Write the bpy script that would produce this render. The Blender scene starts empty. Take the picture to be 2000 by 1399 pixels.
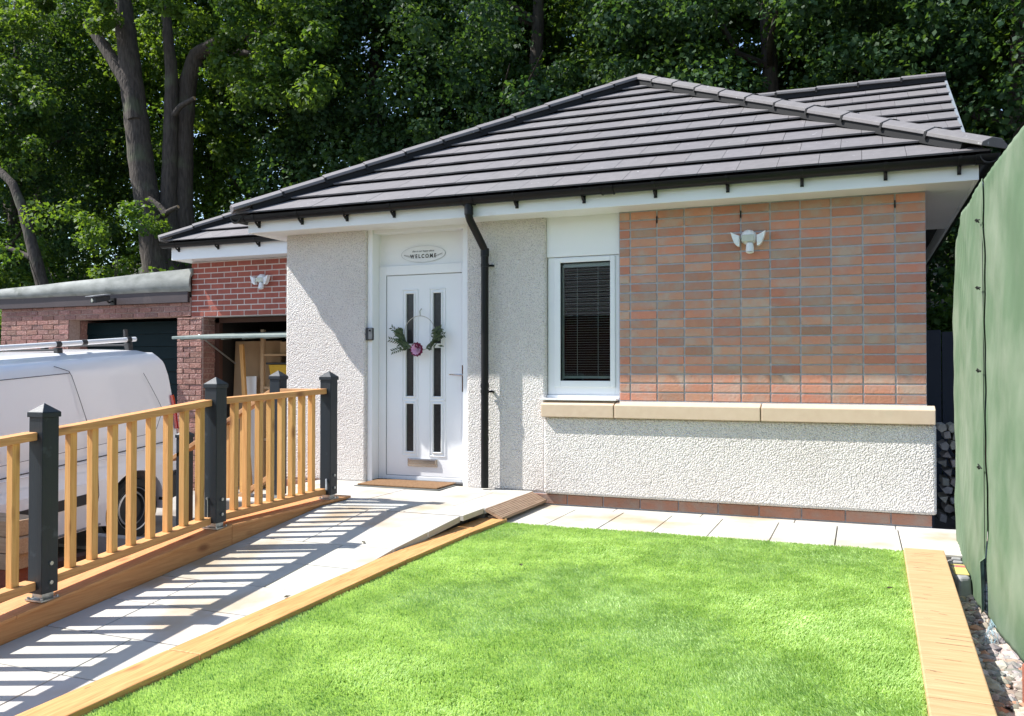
import bpy, bmesh, math, random
import numpy as np
from mathutils import Vector, Matrix
random.seed(7)
NR = np.random.RandomState(11)
S = bpy.context.scene
COL = S.collection
R = math.radians

# ---------------------------------------------------------------- camera, sky, sun, exposure
cam_d = bpy.data.cameras.new('camera')
cam = bpy.data.objects.new('camera', cam_d)
COL.objects.link(cam)
S.camera = cam
cam_d.sensor_width = 36.0
cam_d.lens = 1686.0 / 2000.0 * 36.0
cam_d.clip_end = 2000
cam_d.clip_start = 0.05
YAW = math.atan(680 / 1686.0)
PIT = math.atan(25.5 / 1686.0)
cam.location = (0, 0, 1.17)
cam.rotation_euler = (math.pi / 2 + PIT, 0, YAW)

SUN = Vector((0.83, 0.265, -1.0)).normalized()
w = bpy.data.worlds.new('World')
S.world = w
w.use_nodes = True
nt = w.node_tree
bg = nt.nodes['Background']
sky = nt.nodes.new('ShaderNodeTexSky')
sky.sky_type = 'NISHITA'
sky.sun_disc = False
sky.sun_elevation = math.asin(-SUN.z)
sky.sun_rotation = math.atan2(-SUN.x, -SUN.y)
sky.air_density = 1.0
sky.dust_density = 0.6
sky.ozone_density = 1.2
nt.links.new(sky.outputs[0], bg.inputs[0])
bg.inputs[1].default_value = 0.14
sl = bpy.data.lights.new('sun', 'SUN')
sl.energy = 5.0
sl.angle = R(0.55)
sl.color = (1.0, 0.965, 0.91)
so = bpy.data.objects.new('sun', sl)
COL.objects.link(so)
so.rotation_euler = SUN.to_track_quat('-Z', 'Y').to_euler()
S.view_settings.view_transform = 'Standard'
S.view_settings.look = 'None'
S.view_settings.gamma = 1.0
S.view_settings.exposure = 0.90
S.cycles.max_bounces = 8
S.cycles.transparent_max_bounces = 16


# ---------------------------------------------------------------- materials
def new_mat(name):
    m = bpy.data.materials.new(name)
    m.use_nodes = True
    return m, m.node_tree, m.node_tree.nodes['Principled BSDF']


def mat(name, c1, c2=None, scale=8.0, rough=0.7, bump=0.0, bscale=60.0, stretch=(1, 1, 1), attr=False,
        detail=4.0, metallic=0.0, spec=0.5, coat=0.0, contrast=0.25, c3=None, s3=1.5, t3=(0.55, 0.7)):
    """principled surface: two tones mixed by noise, optional third stain tone, optional per-piece tint, bump"""
    m, nt, p = new_mat(name)
    L = nt.links.new
    tc = nt.nodes.new('ShaderNodeTexCoord')
    mp = nt.nodes.new('ShaderNodeMapping')
    mp.inputs['Scale'].default_value = stretch
    L(tc.outputs['Object'], mp.inputs['Vector'])
    src = None
    if c2 is None:
        c2 = tuple(v * 0.85 for v in c1)
    n = nt.nodes.new('ShaderNodeTexNoise')
    n.inputs['Scale'].default_value = scale
    n.inputs['Detail'].default_value = detail
    L(mp.outputs[0], n.inputs['Vector'])
    r = nt.nodes.new('ShaderNodeMapRange')
    r.inputs[1].default_value = 0.5 - contrast
    r.inputs[2].default_value = 0.5 + contrast
    L(n.outputs[0], r.inputs[0])
    mx = nt.nodes.new('ShaderNodeMix')
    mx.data_type = 'RGBA'
    mx.inputs[6].default_value = (*c1, 1)
    mx.inputs[7].default_value = (*c2, 1)
    L(r.outputs[0], mx.inputs[0])
    src = mx.outputs[2]
    if c3 is not None:
        n3 = nt.nodes.new('ShaderNodeTexNoise')
        n3.inputs['Scale'].default_value = s3
        n3.inputs['Detail'].default_value = 5
        L(tc.outputs['Object'], n3.inputs['Vector'])
        r3 = nt.nodes.new('ShaderNodeMapRange')
        r3.inputs[1].default_value, r3.inputs[2].default_value = t3
        L(n3.outputs[0], r3.inputs[0])
        m3 = nt.nodes.new('ShaderNodeMix')
        m3.data_type = 'RGBA'
        L(r3.outputs[0], m3.inputs[0])
        L(src, m3.inputs[6])
        m3.inputs[7].default_value = (*c3, 1)
        src = m3.outputs[2]
    if attr:
        a = nt.nodes.new('ShaderNodeVertexColor')
        a.layer_name = 'tint'
        mm = nt.nodes.new('ShaderNodeMix')
        mm.data_type = 'RGBA'
        mm.blend_type = 'MULTIPLY'
        mm.inputs[0].default_value = 1.0
        L(src, mm.inputs[6])
        L(a.outputs[0], mm.inputs[7])
        src = mm.outputs[2]
    L(src, p.inputs['Base Color'])
    p.inputs['Roughness'].default_value = rough
    p.inputs['Metallic'].default_value = metallic
    p.inputs['Specular IOR Level'].default_value = spec
    p.inputs['Coat Weight'].default_value = coat
    if bump > 0:
        nb = nt.nodes.new('ShaderNodeTexNoise')
        nb.inputs['Scale'].default_value = bscale
        nb.inputs['Detail'].default_value = 6
        L(mp.outputs[0], nb.inputs['Vector'])
        b = nt.nodes.new('ShaderNodeBump')
        b.inputs['Strength'].default_value = 1.0
        b.inputs['Distance'].default_value = bump
        L(nb.outputs[0], b.inputs['Height'])
        L(b.outputs[0], p.inputs['Normal'])
    return m


def roughcast():
    m, nt, p = new_mat('roughcast render')
    L = nt.links.new
    tc = nt.nodes.new('ShaderNodeTexCoord')
    n = nt.nodes.new('ShaderNodeTexNoise')
    n.inputs['Scale'].default_value = 95
    n.inputs['Detail'].default_value = 2
    L(tc.outputs['Object'], n.inputs['Vector'])
    cr = nt.nodes.new('ShaderNodeValToRGB')
    cr.color_ramp.elements[0].position = 0.33
    cr.color_ramp.elements[0].color = (0.52, 0.49, 0.49, 1)
    cr.color_ramp.elements[1].position = 0.47
    cr.color_ramp.elements[1].color = (0.77, 0.735, 0.695, 1)
    L(n.outputs[0], cr.inputs[0])
    n2 = nt.nodes.new('ShaderNodeTexNoise')
    n2.inputs['Scale'].default_value = 1.3
    n2.inputs['Detail'].default_value = 5
    L(tc.outputs['Object'], n2.inputs['Vector'])
    mx = nt.nodes.new('ShaderNodeMix')
    mx.data_type = 'RGBA'
    mx.blend_type = 'MULTIPLY'
    L(cr.outputs[0], mx.inputs[6])
    c2 = nt.nodes.new('ShaderNodeValToRGB')
    c2.color_ramp.elements[0].position = 0.3
    c2.color_ramp.elements[0].color = (0.93, 0.915, 0.9, 1)
    c2.color_ramp.elements[1].position = 0.6
    c2.color_ramp.elements[1].color = (1, 1, 1, 1)
    L(n2.outputs[0], c2.inputs[0])
    L(c2.outputs[0], mx.inputs[7])
    mx.inputs[0].default_value = 1
    L(mx.outputs[2], p.inputs['Base Color'])
    p.inputs['Roughness'].default_value = 0.9
    v = nt.nodes.new('ShaderNodeTexVoronoi')
    v.inputs['Scale'].default_value = 80
    v.feature = 'F1'
    v.inputs['Randomness'].default_value = 1.0
    L(tc.outputs['Object'], v.inputs['Vector'])
    nb = nt.nodes.new('ShaderNodeTexNoise')
    nb.inputs['Scale'].default_value = 70
    nb.inputs['Detail'].default_value = 6
    L(tc.outputs['Object'], nb.inputs['Vector'])
    v2 = nt.nodes.new('ShaderNodeTexVoronoi')
    v2.inputs['Scale'].default_value = 135
    L(tc.outputs['Object'], v2.inputs['Vector'])
    sm = nt.nodes.new('ShaderNodeMath')
    sm.operation = 'MULTIPLY_ADD'
    L(v2.outputs['Distance'], sm.inputs[0])
    sm.inputs[1].default_value = 0.5
    L(v.outputs['Distance'], sm.inputs[2])
    nm = nt.nodes.new('ShaderNodeMath')
    nm.operation = 'MULTIPLY'
    nm.inputs[1].default_value = 0.45
    L(nb.outputs[0], nm.inputs[0])
    sb = nt.nodes.new('ShaderNodeMath')
    sb.operation = 'SUBTRACT'
    L(nm.outputs[0], sb.inputs[0])
    L(sm.outputs[0], sb.inputs[1])
    b = nt.nodes.new('ShaderNodeBump')
    b.inputs['Distance'].default_value = 0.0125
    b.inputs['Strength'].default_value = 1.0
    L(sb.outputs[0], b.inputs['Height'])
    L(b.outputs[0], p.inputs['Normal'])
    return m


def leaf_mat(name, c1, c2, trans=0.4, scale=0.9, tm=(2.4, 2.0, 0.7), rough=0.6):
    m, nt, p = new_mat(name)
    L = nt.links.new
    out = nt.nodes['Material Output']
    tc = nt.nodes.new('ShaderNodeTexCoord')
    n = nt.nodes.new('ShaderNodeTexNoise')
    n.inputs['Scale'].default_value = scale
    n.inputs['Detail'].default_value = 3
    L(tc.outputs['Object'], n.inputs['Vector'])
    wn = nt.nodes.new('ShaderNodeTexNoise')
    wn.inputs['Scale'].default_value = 9
    L(tc.outputs['Object'], wn.inputs['Vector'])
    ad = nt.nodes.new('ShaderNodeMath')
    ad.operation = 'ADD'
    L(n.outputs[0], ad.inputs[0])
    L(wn.outputs[0], ad.inputs[1])
    r = nt.nodes.new('ShaderNodeMapRange')
    r.inputs[1].default_value = 0.8
    r.inputs[2].default_value = 1.2
    L(ad.outputs[0], r.inputs[0])
    mx = nt.nodes.new('ShaderNodeMix')
    mx.data_type = 'RGBA'
    mx.inputs[6].default_value = (*c1, 1)
    mx.inputs[7].default_value = (*c2, 1)
    L(r.outputs[0], mx.inputs[0])
    L(mx.outputs[2], p.inputs['Base Color'])
    p.inputs['Roughness'].default_value = rough
    p.inputs['Specular IOR Level'].default_value = 0.35
    tr = nt.nodes.new('ShaderNodeBsdfTranslucent')
    hs = nt.nodes.new('ShaderNodeMix')
    hs.data_type = 'RGBA'
    hs.blend_type = 'MULTIPLY'
    hs.inputs[0].default_value = 1
    L(mx.outputs[2], hs.inputs[6])
    hs.inputs[7].default_value = (*tm, 1)
    L(hs.outputs[2], tr.inputs[0])
    ms = nt.nodes.new('ShaderNodeMixShader')
    ms.inputs[0].default_value = trans
    L(p.outputs[0], ms.inputs[1])
    L(tr.outputs[0], ms.inputs[2])
    L(ms.outputs[0], out.inputs['Surface'])
    return m


def glass_mat(name):
    m, nt, p = new_mat(name)
    p.inputs['Base Color'].default_value = (0.9, 0.95, 0.95, 1)
    p.inputs['Roughness'].default_value = 0.01
    p.inputs['Transmission Weight'].default_value = 1.0
    p.inputs['IOR'].default_value = 1.02
    out = nt.nodes['Material Output']
    g = nt.nodes.new('ShaderNodeBsdfGlossy')
    g.inputs['Roughness'].default_value = 0.02
    t = nt.nodes.new('ShaderNodeBsdfTransparent')
    t.inputs[0].default_value = (0.82, 0.86, 0.85, 1)
    f = nt.nodes.new('ShaderNodeFresnel')
    f.inputs[0].default_value = 1.5
    ms = nt.nodes.new('ShaderNodeMixShader')
    nt.links.new(f.outputs[0], ms.inputs[0])
    nt.links.new(t.outputs[0], ms.inputs[1])
    nt.links.new(g.outputs[0], ms.inputs[2])
    nt.links.new(ms.outputs[0], out.inputs['Surface'])
    return m


def wood(name, c1, c2, axis, knots=True, rough=0.62):
    """softwood: grain stretched along axis 'X','Y' or 'Z' plus dark knots"""
    m, nt, p = new_mat(name)
    L = nt.links.new
    tc = nt.nodes.new('ShaderNodeTexCoord')
    a = nt.nodes.new('ShaderNodeVertexColor')
    a.layer_name = 'tint'
    st = {'X': (0.05, 1, 1), 'Y': (1, 0.05, 1), 'Z': (1, 1, 0.05)}[axis]
    off = nt.nodes.new('ShaderNodeVectorMath')
    off.operation = 'MULTIPLY_ADD'
    L(a.outputs[0], off.inputs[0])
    off.inputs[1].default_value = (7, 5, 9)
    L(tc.outputs['Object'], off.inputs[2])
    mp = nt.nodes.new('ShaderNodeMapping')
    mp.inputs['Scale'].default_value = st
    L(off.outputs[0], mp.inputs['Vector'])
    n = nt.nodes.new('ShaderNodeTexNoise')
    n.inputs['Scale'].default_value = 75
    n.inputs['Detail'].default_value = 5
    n.inputs['Distortion'].default_value = 0.6
    L(mp.outputs[0], n.inputs['Vector'])
    r = nt.nodes.new('ShaderNodeMapRange')
    r.inputs[1].default_value = 0.32
    r.inputs[2].default_value = 0.68
    L(n.outputs[0], r.inputs[0])
    mx = nt.nodes.new('ShaderNodeMix')
    mx.data_type = 'RGBA'
    mx.inputs[6].default_value = (*c1, 1)
    mx.inputs[7].default_value = (*c2, 1)
    L(r.outputs[0], mx.inputs[0])
    src = mx.outputs[2]
    if knots:
        mk = nt.nodes.new('ShaderNodeMapping')
        mk.inputs['Scale'].default_value = {'X': (0.45, 1, 1), 'Y': (1, 0.45, 1), 'Z': (1, 1, 0.45)}[axis]
        L(off.outputs[0], mk.inputs['Vector'])
        v = nt.nodes.new('ShaderNodeTexVoronoi')
        v.inputs['Scale'].default_value = 7.5
        L(mk.outputs[0], v.inputs['Vector'])
        rk = nt.nodes.new('ShaderNodeMapRange')
        rk.inputs[1].default_value = 0.08
        rk.inputs[2].default_value = 0.24
        rk.inputs[3].default_value = 0.85
        rk.inputs[4].default_value = 0.0
        L(v.outputs['Distance'], rk.inputs[0])
        m2 = nt.nodes.new('ShaderNodeMix')
        m2.data_type = 'RGBA'
        L(rk.outputs[0], m2.inputs[0])
        L(src, m2.inputs[6])
        m2.inputs[7].default_value = (c2[0] * 0.45, c2[1] * 0.35, c2[2] * 0.3, 1)
        src = m2.outputs[2]
    mm = nt.nodes.new('ShaderNodeMix')
    mm.data_type = 'RGBA'
    mm.blend_type = 'MULTIPLY'
    mm.inputs[0].default_value = 1.0
    L(src, mm.inputs[6])
    L(a.outputs[0], mm.inputs[7])
    L(mm.outputs[2], p.inputs['Base Color'])
    p.inputs['Roughness'].default_value = rough
    b = nt.nodes.new('ShaderNodeBump')
    b.inputs['Distance'].default_value = 0.0015
    L(n.outputs[0], b.inputs['Height'])
    L(b.outputs[0], p.inputs['Normal'])
    return m


M = {}
M['render'] = roughcast()
M['white'] = mat('white upvc', (0.80, 0.81, 0.82), (0.77, 0.78, 0.79), 3, 0.32)
M['whitefascia'] = mat('white fascia board', (0.80, 0.81, 0.82), (0.74, 0.75, 0.75), 2, 0.35, c3=(0.62, 0.6, 0.55), s3=3, t3=(0.66, 0.85))
M['black'] = mat('black gutter plastic', (0.008, 0.008, 0.009), (0.012, 0.012, 0.012), 6, 0.38, spec=0.22)
M['tile'] = mat('grey concrete roof tile', (0.172, 0.161, 0.164), (0.138, 0.129, 0.132), 14, 0.75, 0.0015, 160, attr=True, c3=(0.42, 0.42, 0.42), s3=26, t3=(0.69, 0.75))
M['underlay'] = mat('dark underlay', (0.01, 0.01, 0.011), rough=0.9)
M['brick_buff'] = mat('mottled orange brick', (0.53, 0.265, 0.175), (0.48, 0.205, 0.14), 9, 0.85, 0.003, 55, attr=True, c3=(0.46, 0.31, 0.245), s3=9, t3=(0.42, 0.66))
M['mortar'] = mat('grey mortar', (0.48, 0.47, 0.50), (0.37, 0.365, 0.39), 30, 0.95, 0.002, 120)
M['brick_red'] = mat('smooth red brick', (0.34, 0.09, 0.06), (0.26, 0.065, 0.045), 12, 0.8, 0.002, 70, attr=True)
M['mortar_l'] = mat('pale mortar', (0.62, 0.54, 0.5), (0.52, 0.44, 0.4), 30, 0.95, 0.001, 120)
M['brick_rough'] = mat('rustic brown brick', (0.34, 0.18, 0.15), (0.23, 0.11, 0.09), 38, 0.9, 0.012, 50, attr=True, c3=(0.45, 0.29, 0.25), s3=30, t3=(0.55, 0.7))
M['mortar_r'] = mat('rustic mortar', (0.5, 0.36, 0.31), (0.36, 0.24, 0.2), 30, 0.95, 0.003, 90)
M['stone'] = mat('cream cast stone', (0.60, 0.47, 0.34), (0.55, 0.42, 0.295), 18, 0.85, 0.0008, 150, c3=(0.5, 0.42, 0.3), s3=5, t3=(0.6, 0.85))
M['slab'] = mat('pale concrete paving', (0.50, 0.48, 0.435), (0.44, 0.42, 0.38), 5, 0.8, 0.0006, 200, attr=True, c3=(0.38, 0.29, 0.19), s3=1.7, t3=(0.50, 0.68))
M['joint'] = mat('paving joint', (0.13, 0.12, 0.11), rough=0.95)
M['kerbwood'] = wood('kerb timber', (0.58, 0.285, 0.11), (0.45, 0.195, 0.07), 'Y')
M['sleeper'] = wood('sleeper timber', (0.62, 0.335, 0.125), (0.42, 0.195, 0.06), 'Y')
M['sleeper_pale'] = wood('pale sawn sleeper', (0.49, 0.33, 0.18), (0.38, 0.235, 0.115), 'X', knots=False)
M['sleeper_pale_y'] = wood('pale sawn timber', (0.60, 0.42, 0.25), (0.54, 0.36, 0.2), 'Y', knots=False)
M['baluster'] = wood('baluster timber', (0.70, 0.39, 0.13), (0.55, 0.27, 0.075), 'Z')
M['rail'] = wood('rail timber', (0.62, 0.32, 0.12), (0.48, 0.22, 0.075), 'Y')
M['rail_x'] = wood('stair rail timber', (0.54, 0.3, 0.13), (0.42, 0.2, 0.08), 'X')
M['decking'] = wood('grooved decking', (0.46, 0.32, 0.22), (0.30, 0.195, 0.13), 'Y')
M['anthracite'] = mat('anthracite painted timber', (0.020, 0.027, 0.034), (0.014, 0.019, 0.025), 9, 0.45, 0.0008, 90, stretch=(1, 1, 0.15), c3=(0.05, 0.062, 0.075), s3=11, t3=(0.64, 0.78), spec=0.35)
M['galv'] = mat('galvanised steel', (0.5, 0.52, 0.52), (0.3, 0.32, 0.32), 25, 0.38, metallic=0.9)
M['chrome'] = mat('polished chrome', (0.6, 0.55, 0.5), (0.5, 0.46, 0.42), 3, 0.15, metallic=1.0)
M['van'] = mat('white van paint', (0.85, 0.85, 0.87), (0.82, 0.82, 0.845), 1.5, 0.25, coat=0.6)
M['rubber'] = mat('black rubber', (0.013, 0.013, 0.013), (0.02, 0.02, 0.02), 10, 0.75)
M['trim'] = mat('dark plastic trim', (0.022, 0.022, 0.024), (0.03, 0.03, 0.03), 20, 0.6)
M['gap'] = mat('panel gap', (0.05, 0.05, 0.06), rough=0.8)
M['alloy'] = mat('silver wheel', (0.45, 0.46, 0.48), (0.35, 0.36, 0.38), 5, 0.35, metallic=0.8)
M['redlens'] = mat('red lens', (0.5, 0.015, 0.02), (0.4, 0.01, 0.015), 5, 0.12, coat=1.0)
M['darkglass'] = mat('dark glass', (0.012, 0.013, 0.014), (0.02, 0.021, 0.022), 3, 0.05, spec=0.7)
M['doorglass'] = mat('obscured door glass', (0.035, 0.036, 0.037), (0.02, 0.02, 0.021), 40, 0.18, 0.001, 90)
M['pane'] = glass_mat('window glass')
M['blind'] = mat('grey blind slat', (0.6, 0.62, 0.6), (0.5, 0.52, 0.5), 2, 0.45)
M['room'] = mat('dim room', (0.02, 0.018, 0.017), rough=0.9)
M['felt'] = mat('mineral roof felt', (0.33, 0.34, 0.32), (0.17, 0.18, 0.165), 9, 0.95, 0.0015, 110, stretch=(0.5, 1, 1), c3=(0.07, 0.08, 0.06), s3=3.5, t3=(0.58, 0.75))
M['brownfascia'] = mat('brown fascia board', (0.062, 0.044, 0.046), (0.045, 0.032, 0.036), 4, 0.6, c3=(0.12, 0.09, 0.08), s3=4, t3=(0.62, 0.8))
M['teal'] = mat('dark teal garage door', (0.003, 0.012, 0.015), (0.005, 0.015, 0.018), 3, 0.6, spec=0.12)
M['greendoor'] = mat('weathered green steel', (0.17, 0.22, 0.20), (0.25, 0.29, 0.27), 12, 0.6)
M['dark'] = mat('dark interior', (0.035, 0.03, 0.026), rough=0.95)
M['cardboard'] = mat('brown board', (0.46, 0.31, 0.18), (0.38, 0.25, 0.14), 3, 0.85)
M['yellow'] = mat('yellow plastic', (0.62, 0.38, 0.015), (0.5, 0.3, 0.01), 5, 0.5)
M['net'] = mat('green woven netting', (0.098, 0.152, 0.088), (0.072, 0.122, 0.066), 5.0, 0.75, 0.0018, 170, c3=(0.21, 0.24, 0.18), s3=2.6, t3=(0.42, 0.85), stretch=(1, 1, 0.3), detail=12)  # paler third tone paints light catching the folds into the colour
M['tie'] = mat('black cable tie', (0.01, 0.012, 0.01), rough=0.5)
M['rope'] = mat('pale blue string', (0.32, 0.45, 0.5), (0.25, 0.38, 0.42), 20, 0.8)
M['rubble'] = mat('stone rubble', (0.40, 0.35, 0.30), (0.25, 0.21, 0.18), 25, 0.95, 0.006, 60, attr=True)
M['earth'] = mat('brown earth', (0.085, 0.055, 0.04), (0.05, 0.034, 0.026), 6, 0.95, 0.02, 25, c3=(0.13, 0.07, 0.05), s3=2, t3=(0.5, 0.7))
M['woodfloor'] = mat('woodland floor', (0.03, 0.035, 0.015), (0.05, 0.04, 0.02), 4, 0.95, 0.03, 12)
M['concrete'] = mat('driveway concrete', (0.38, 0.36, 0.33), (0.3, 0.28, 0.26), 6, 0.9, 0.003, 80, c3=(0.2, 0.17, 0.15), s3=1.1, t3=(0.5, 0.7))
M['bark'] = mat('grey brown bark', (0.085, 0.068, 0.058), (0.032, 0.025, 0.021), 24, 0.95, 0.03, 22, stretch=(1, 1, 0.2), c3=(0.09, 0.10, 0.06), s3=1.6, t3=(0.55, 0.75))
M['split'] = mat('dark split in timber', (0.10, 0.055, 0.03), rough=0.9)
M['cutwood'] = mat('fresh cut wood', (0.62, 0.40, 0.23), (0.55, 0.33, 0.18), 20, 0.8)
M['mat'] = mat('coir doormat', (0.27, 0.15, 0.07), (0.15, 0.08, 0.033), 55, 0.95, 0.006, 180)
M['matrub'] = mat('grey mat edge', (0.13, 0.14, 0.13), rough=0.7)
M['turf'] = mat('turf backing', (0.2, 0.36, 0.08), (0.16, 0.3, 0.07), 20, 0.95)
M['sign'] = mat('whitewashed sign', (0.78, 0.79, 0.80), (0.72, 0.73, 0.75), 14, 0.6)
M['ink'] = mat('black lettering', (0.02, 0.02, 0.02), rough=0.7)
M['inkgrey'] = mat('grey lettering', (0.24, 0.25, 0.26), rough=0.7)
M['petal_p'] = mat('pink petal', (0.72, 0.33, 0.58), (0.8, 0.62, 0.72), 25, 0.6)
M['petal_d'] = mat('dark red petal', (0.16, 0.008, 0.035), (0.25, 0.015, 0.08), 25, 0.55)
M['wleaf'] = mat('dull green leaf', (0.055, 0.085, 0.04), (0.09, 0.13, 0.06), 30, 0.5)
M['wire'] = mat('pale wire hoop', (0.45, 0.42, 0.36), rough=0.5)
M['lens'] = mat('security lamp lens', (0.5, 0.5, 0.42), (0.42, 0.44, 0.38), 20, 0.15)
M['navy'] = mat('dark blue board', (0.012, 0.015, 0.026), (0.008, 0.01, 0.02), 4, 0.7)
M['rust'] = mat('rusty brown board', (0.10, 0.04, 0.025), (0.07, 0.03, 0.02), 4, 0.8)
M['pallet'] = wood('stacked board', (0.52, 0.36, 0.22), (0.4, 0.25, 0.14), 'X')
M['redbrick'] = mat('loose red brick', (0.3, 0.09, 0.05), (0.22, 0.06, 0.035), 25, 0.9, 0.004, 60)
M['leafA'] = leaf_mat('broad green leaves', (0.032, 0.080, 0.022), (0.092, 0.165, 0.032), 0.50)
M['leafB'] = leaf_mat('deep green leaves', (0.022, 0.062, 0.028), (0.054, 0.112, 0.036), 0.42)
M['leafC'] = leaf_mat('fresh yellow green leaves', (0.045, 0.105, 0.022), (0.10, 0.18, 0.03), 0.45)
M['ivy'] = leaf_mat('brown hedge leaves', (0.05, 0.045, 0.025), (0.07, 0.07, 0.035), 0.15)
M['grass'] = leaf_mat('artificial grass blades', (0.355, 0.525, 0.17), (0.50, 0.66, 0.28), 0.32, 3.0, tm=(1.5, 1.45, 0.9), rough=0.42)
M['paint_y'] = mat('spray painted yellow', (0.5, 0.42, 0.12), (0.4, 0.35, 0.15), 14, 0.8)
M['paint_r'] = mat('spray painted red', (0.6, 0.12, 0.1), (0.5, 0.15, 0.13), 14, 0.8)
M['footgrey'] = mat('worn grey block', (0.3, 0.3, 0.3), (0.2, 0.2, 0.2), 20, 0.9, 0.002, 60)


# ---------------------------------------------------------------- mesh helpers
class MB:
    def __init__(s):
        s.v, s.f, s.c, s.mi = [], [], [], []

    def face(s, idx, col=(1, 1, 1), mi=0):
        s.f.append(tuple(idx))
        s.c.append(col)
        s.mi.append(mi)

    def pts(s, ps):
        b = len(s.v)
        s.v.extend([tuple(p) for p in ps])
        return b

    def box(s, x0, x1, y0, y1, z0, z1, col=(1, 1, 1), mi=0):
        s.hexa([(x0, y0, z0), (x1, y0, z0), (x1, y1, z0), (x0, y1, z0), (x0, y0, z1), (x1, y0, z1), (x1, y1, z1), (x0, y1, z1)], col, mi)

    def hexa(s, p, col=(1, 1, 1), mi=0):
        b = s.pts(p)
        for q in ((0, 3, 2, 1), (4, 5, 6, 7), (0, 1, 5, 4), (1, 2, 6, 5), (2, 3, 7, 6), (3, 0, 4, 7)):
            s.face([b + i for i in q], col, mi)

    def prism(s, bottom, top, col=(1, 1, 1), mi=0):
        n = len(bottom)
        b = s.pts(list(bottom) + list(top))
        s.face([b + n + i for i in range(n)], col, mi)
        s.face([b + n - 1 - i for i in range(n)], col, mi)
        for i in range(n):
            j = (i + 1) % n
            s.face([b + i, b + j, b + n + j, b + n + i], col, mi)

    def tube(s, path, radii, seg=10, col=(1, 1, 1), mi=0, capmi=None):
        path = [Vector(p) for p in path]
        if not hasattr(radii, '__len__'):
            radii = [radii] * len(path)
        rings = []
        prev = None
        for i, p in enumerate(path):
            d = (path[min(i + 1, len(path) - 1)] - path[max(i - 1, 0)]).normalized()
            if prev is None:
                a = d.orthogonal().normalized()
            else:
                a = (prev - d * prev.dot(d)).normalized()
            prev = a
            bb = d.cross(a)
            rings.append(s.pts([p + (a * math.cos(t) + bb * math.sin(t)) * radii[i] for t in [2 * math.pi * k / seg for k in range(seg)]]))
        for i in range(len(rings) - 1):
            for k in range(seg):
                l = (k + 1) % seg
                s.face([rings[i] + k, rings[i] + l, rings[i + 1] + l, rings[i + 1] + k], col, mi)
        cm = mi if capmi is None else capmi
        s.face([rings[0] + k for k in reversed(range(seg))], col, mi)
        s.face([rings[-1] + k for k in range(seg)], col, cm)

    def sweep(s, prof, P0, P1, A, B, col=(1, 1, 1), mi=0, scale1=1.0):
        """closed 2D profile (a,b) swept from P0 to P1 in the frame A,B"""
        P0, P1, A, B = Vector(P0), Vector(P1), Vector(A), Vector(B)
        s.prism([P0 + A * a + B * b for a, b in prof], [P1 + A * a * scale1 + B * b * scale1 for a, b in prof], col, mi)

    def build(s, name, mats, parent=None, bevel=0.0, seg=2, smooth=False, angle=40):
        me = bpy.data.meshes.new(name)
        me.from_pydata(s.v, [], s.f)
        if not isinstance(mats, (list, tuple)):
            mats = [mats]
        for m in mats:
            me.materials.append(m)
        me.polygons.foreach_set('material_index', s.mi)
        ca = me.color_attributes.new('tint', 'FLOAT_COLOR', 'CORNER')
        buf = []
        for f, c in zip(s.f, s.c):
            buf.extend((c[0], c[1], c[2], 1.0) * len(f))
        ca.data.foreach_set('color', buf)
        bm = bmesh.new()
        bm.from_mesh(me)
        bmesh.ops.recalc_face_normals(bm, faces=bm.faces)
        bm.to_mesh(me)
        bm.free()
        if smooth:
            me.polygons.foreach_set('use_smooth', [True] * len(me.polygons))
            try:
                me.set_sharp_from_angle(angle=R(angle))
            except Exception:
                pass
        me.update()
        o = bpy.data.objects.new(name, me)
        COL.objects.link(o)
        if parent:
            o.parent = parent
        if bevel > 0:
            b = o.modifiers.new('bevel', 'BEVEL')
            b.width = bevel
            b.segments = seg
            b.limit_method = 'ANGLE'
            b.angle_limit = R(35)
        return o


def one(fn, name, m, parent=None, **k):
    mb = MB()
    fn(mb)
    return mb.build(name, m, parent, **k)


def tag(o, label=None, cat=None, group=None, kind=None):
    if label: o['label'] = label
    if cat: o['category'] = cat
    if group: o['group'] = group
    if kind: o['kind'] = kind
    return o


def empty(name, loc, label=None, cat=None, group=None, rot=(0, 0, 0)):
    o = bpy.data.objects.new(name, None)
    o.empty_display_size = 0.2
    o.location = loc
    o.rotation_euler = rot
    COL.objects.link(o)
    tag(o, label, cat, group)
    return o


def at_world(o, root):
    """o was built in world coordinates: parent it without moving it"""
    o.parent = root
    o.matrix_parent_inverse = Matrix.Translation(-Vector(root.location)) if root.rotation_euler[:] == (0, 0, 0) else root.matrix_basis.inverted()
    return o


def wpart(mb, name, m, root, **k):
    return at_world(mb.build(name, m, None, **k), root)


def jit(a=0.06, b=None):
    g = 1 + random.uniform(-a, a)
    return (g * (1 + random.uniform(-a, a) * 0.3), g, g * (1 + random.uniform(-a, a) * 0.3))


def np_mesh(name, V, F, m, parent=None, smooth=False):
    """fast mesh from numpy arrays; F is (n,3) or (n,4)"""
    me = bpy.data.meshes.new(name)
    n, k = F.shape
    me.vertices.add(len(V))
    me.vertices.foreach_set('co', V.astype(np.float32).ravel())
    me.loops.add(n * k)
    me.loops.foreach_set('vertex_index', F.astype(np.int32).ravel())
    me.polygons.add(n)
    me.polygons.foreach_set('loop_start', np.arange(0, n * k, k, dtype=np.int32))
    me.polygons.foreach_set('loop_total', np.full(n, k, dtype=np.int32))
    me.update(calc_edges=True)
    me.materials.append(m)
    o = bpy.data.objects.new(name, me)
    COL.objects.link(o)
    if parent:
        o.parent = parent
    return o


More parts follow.
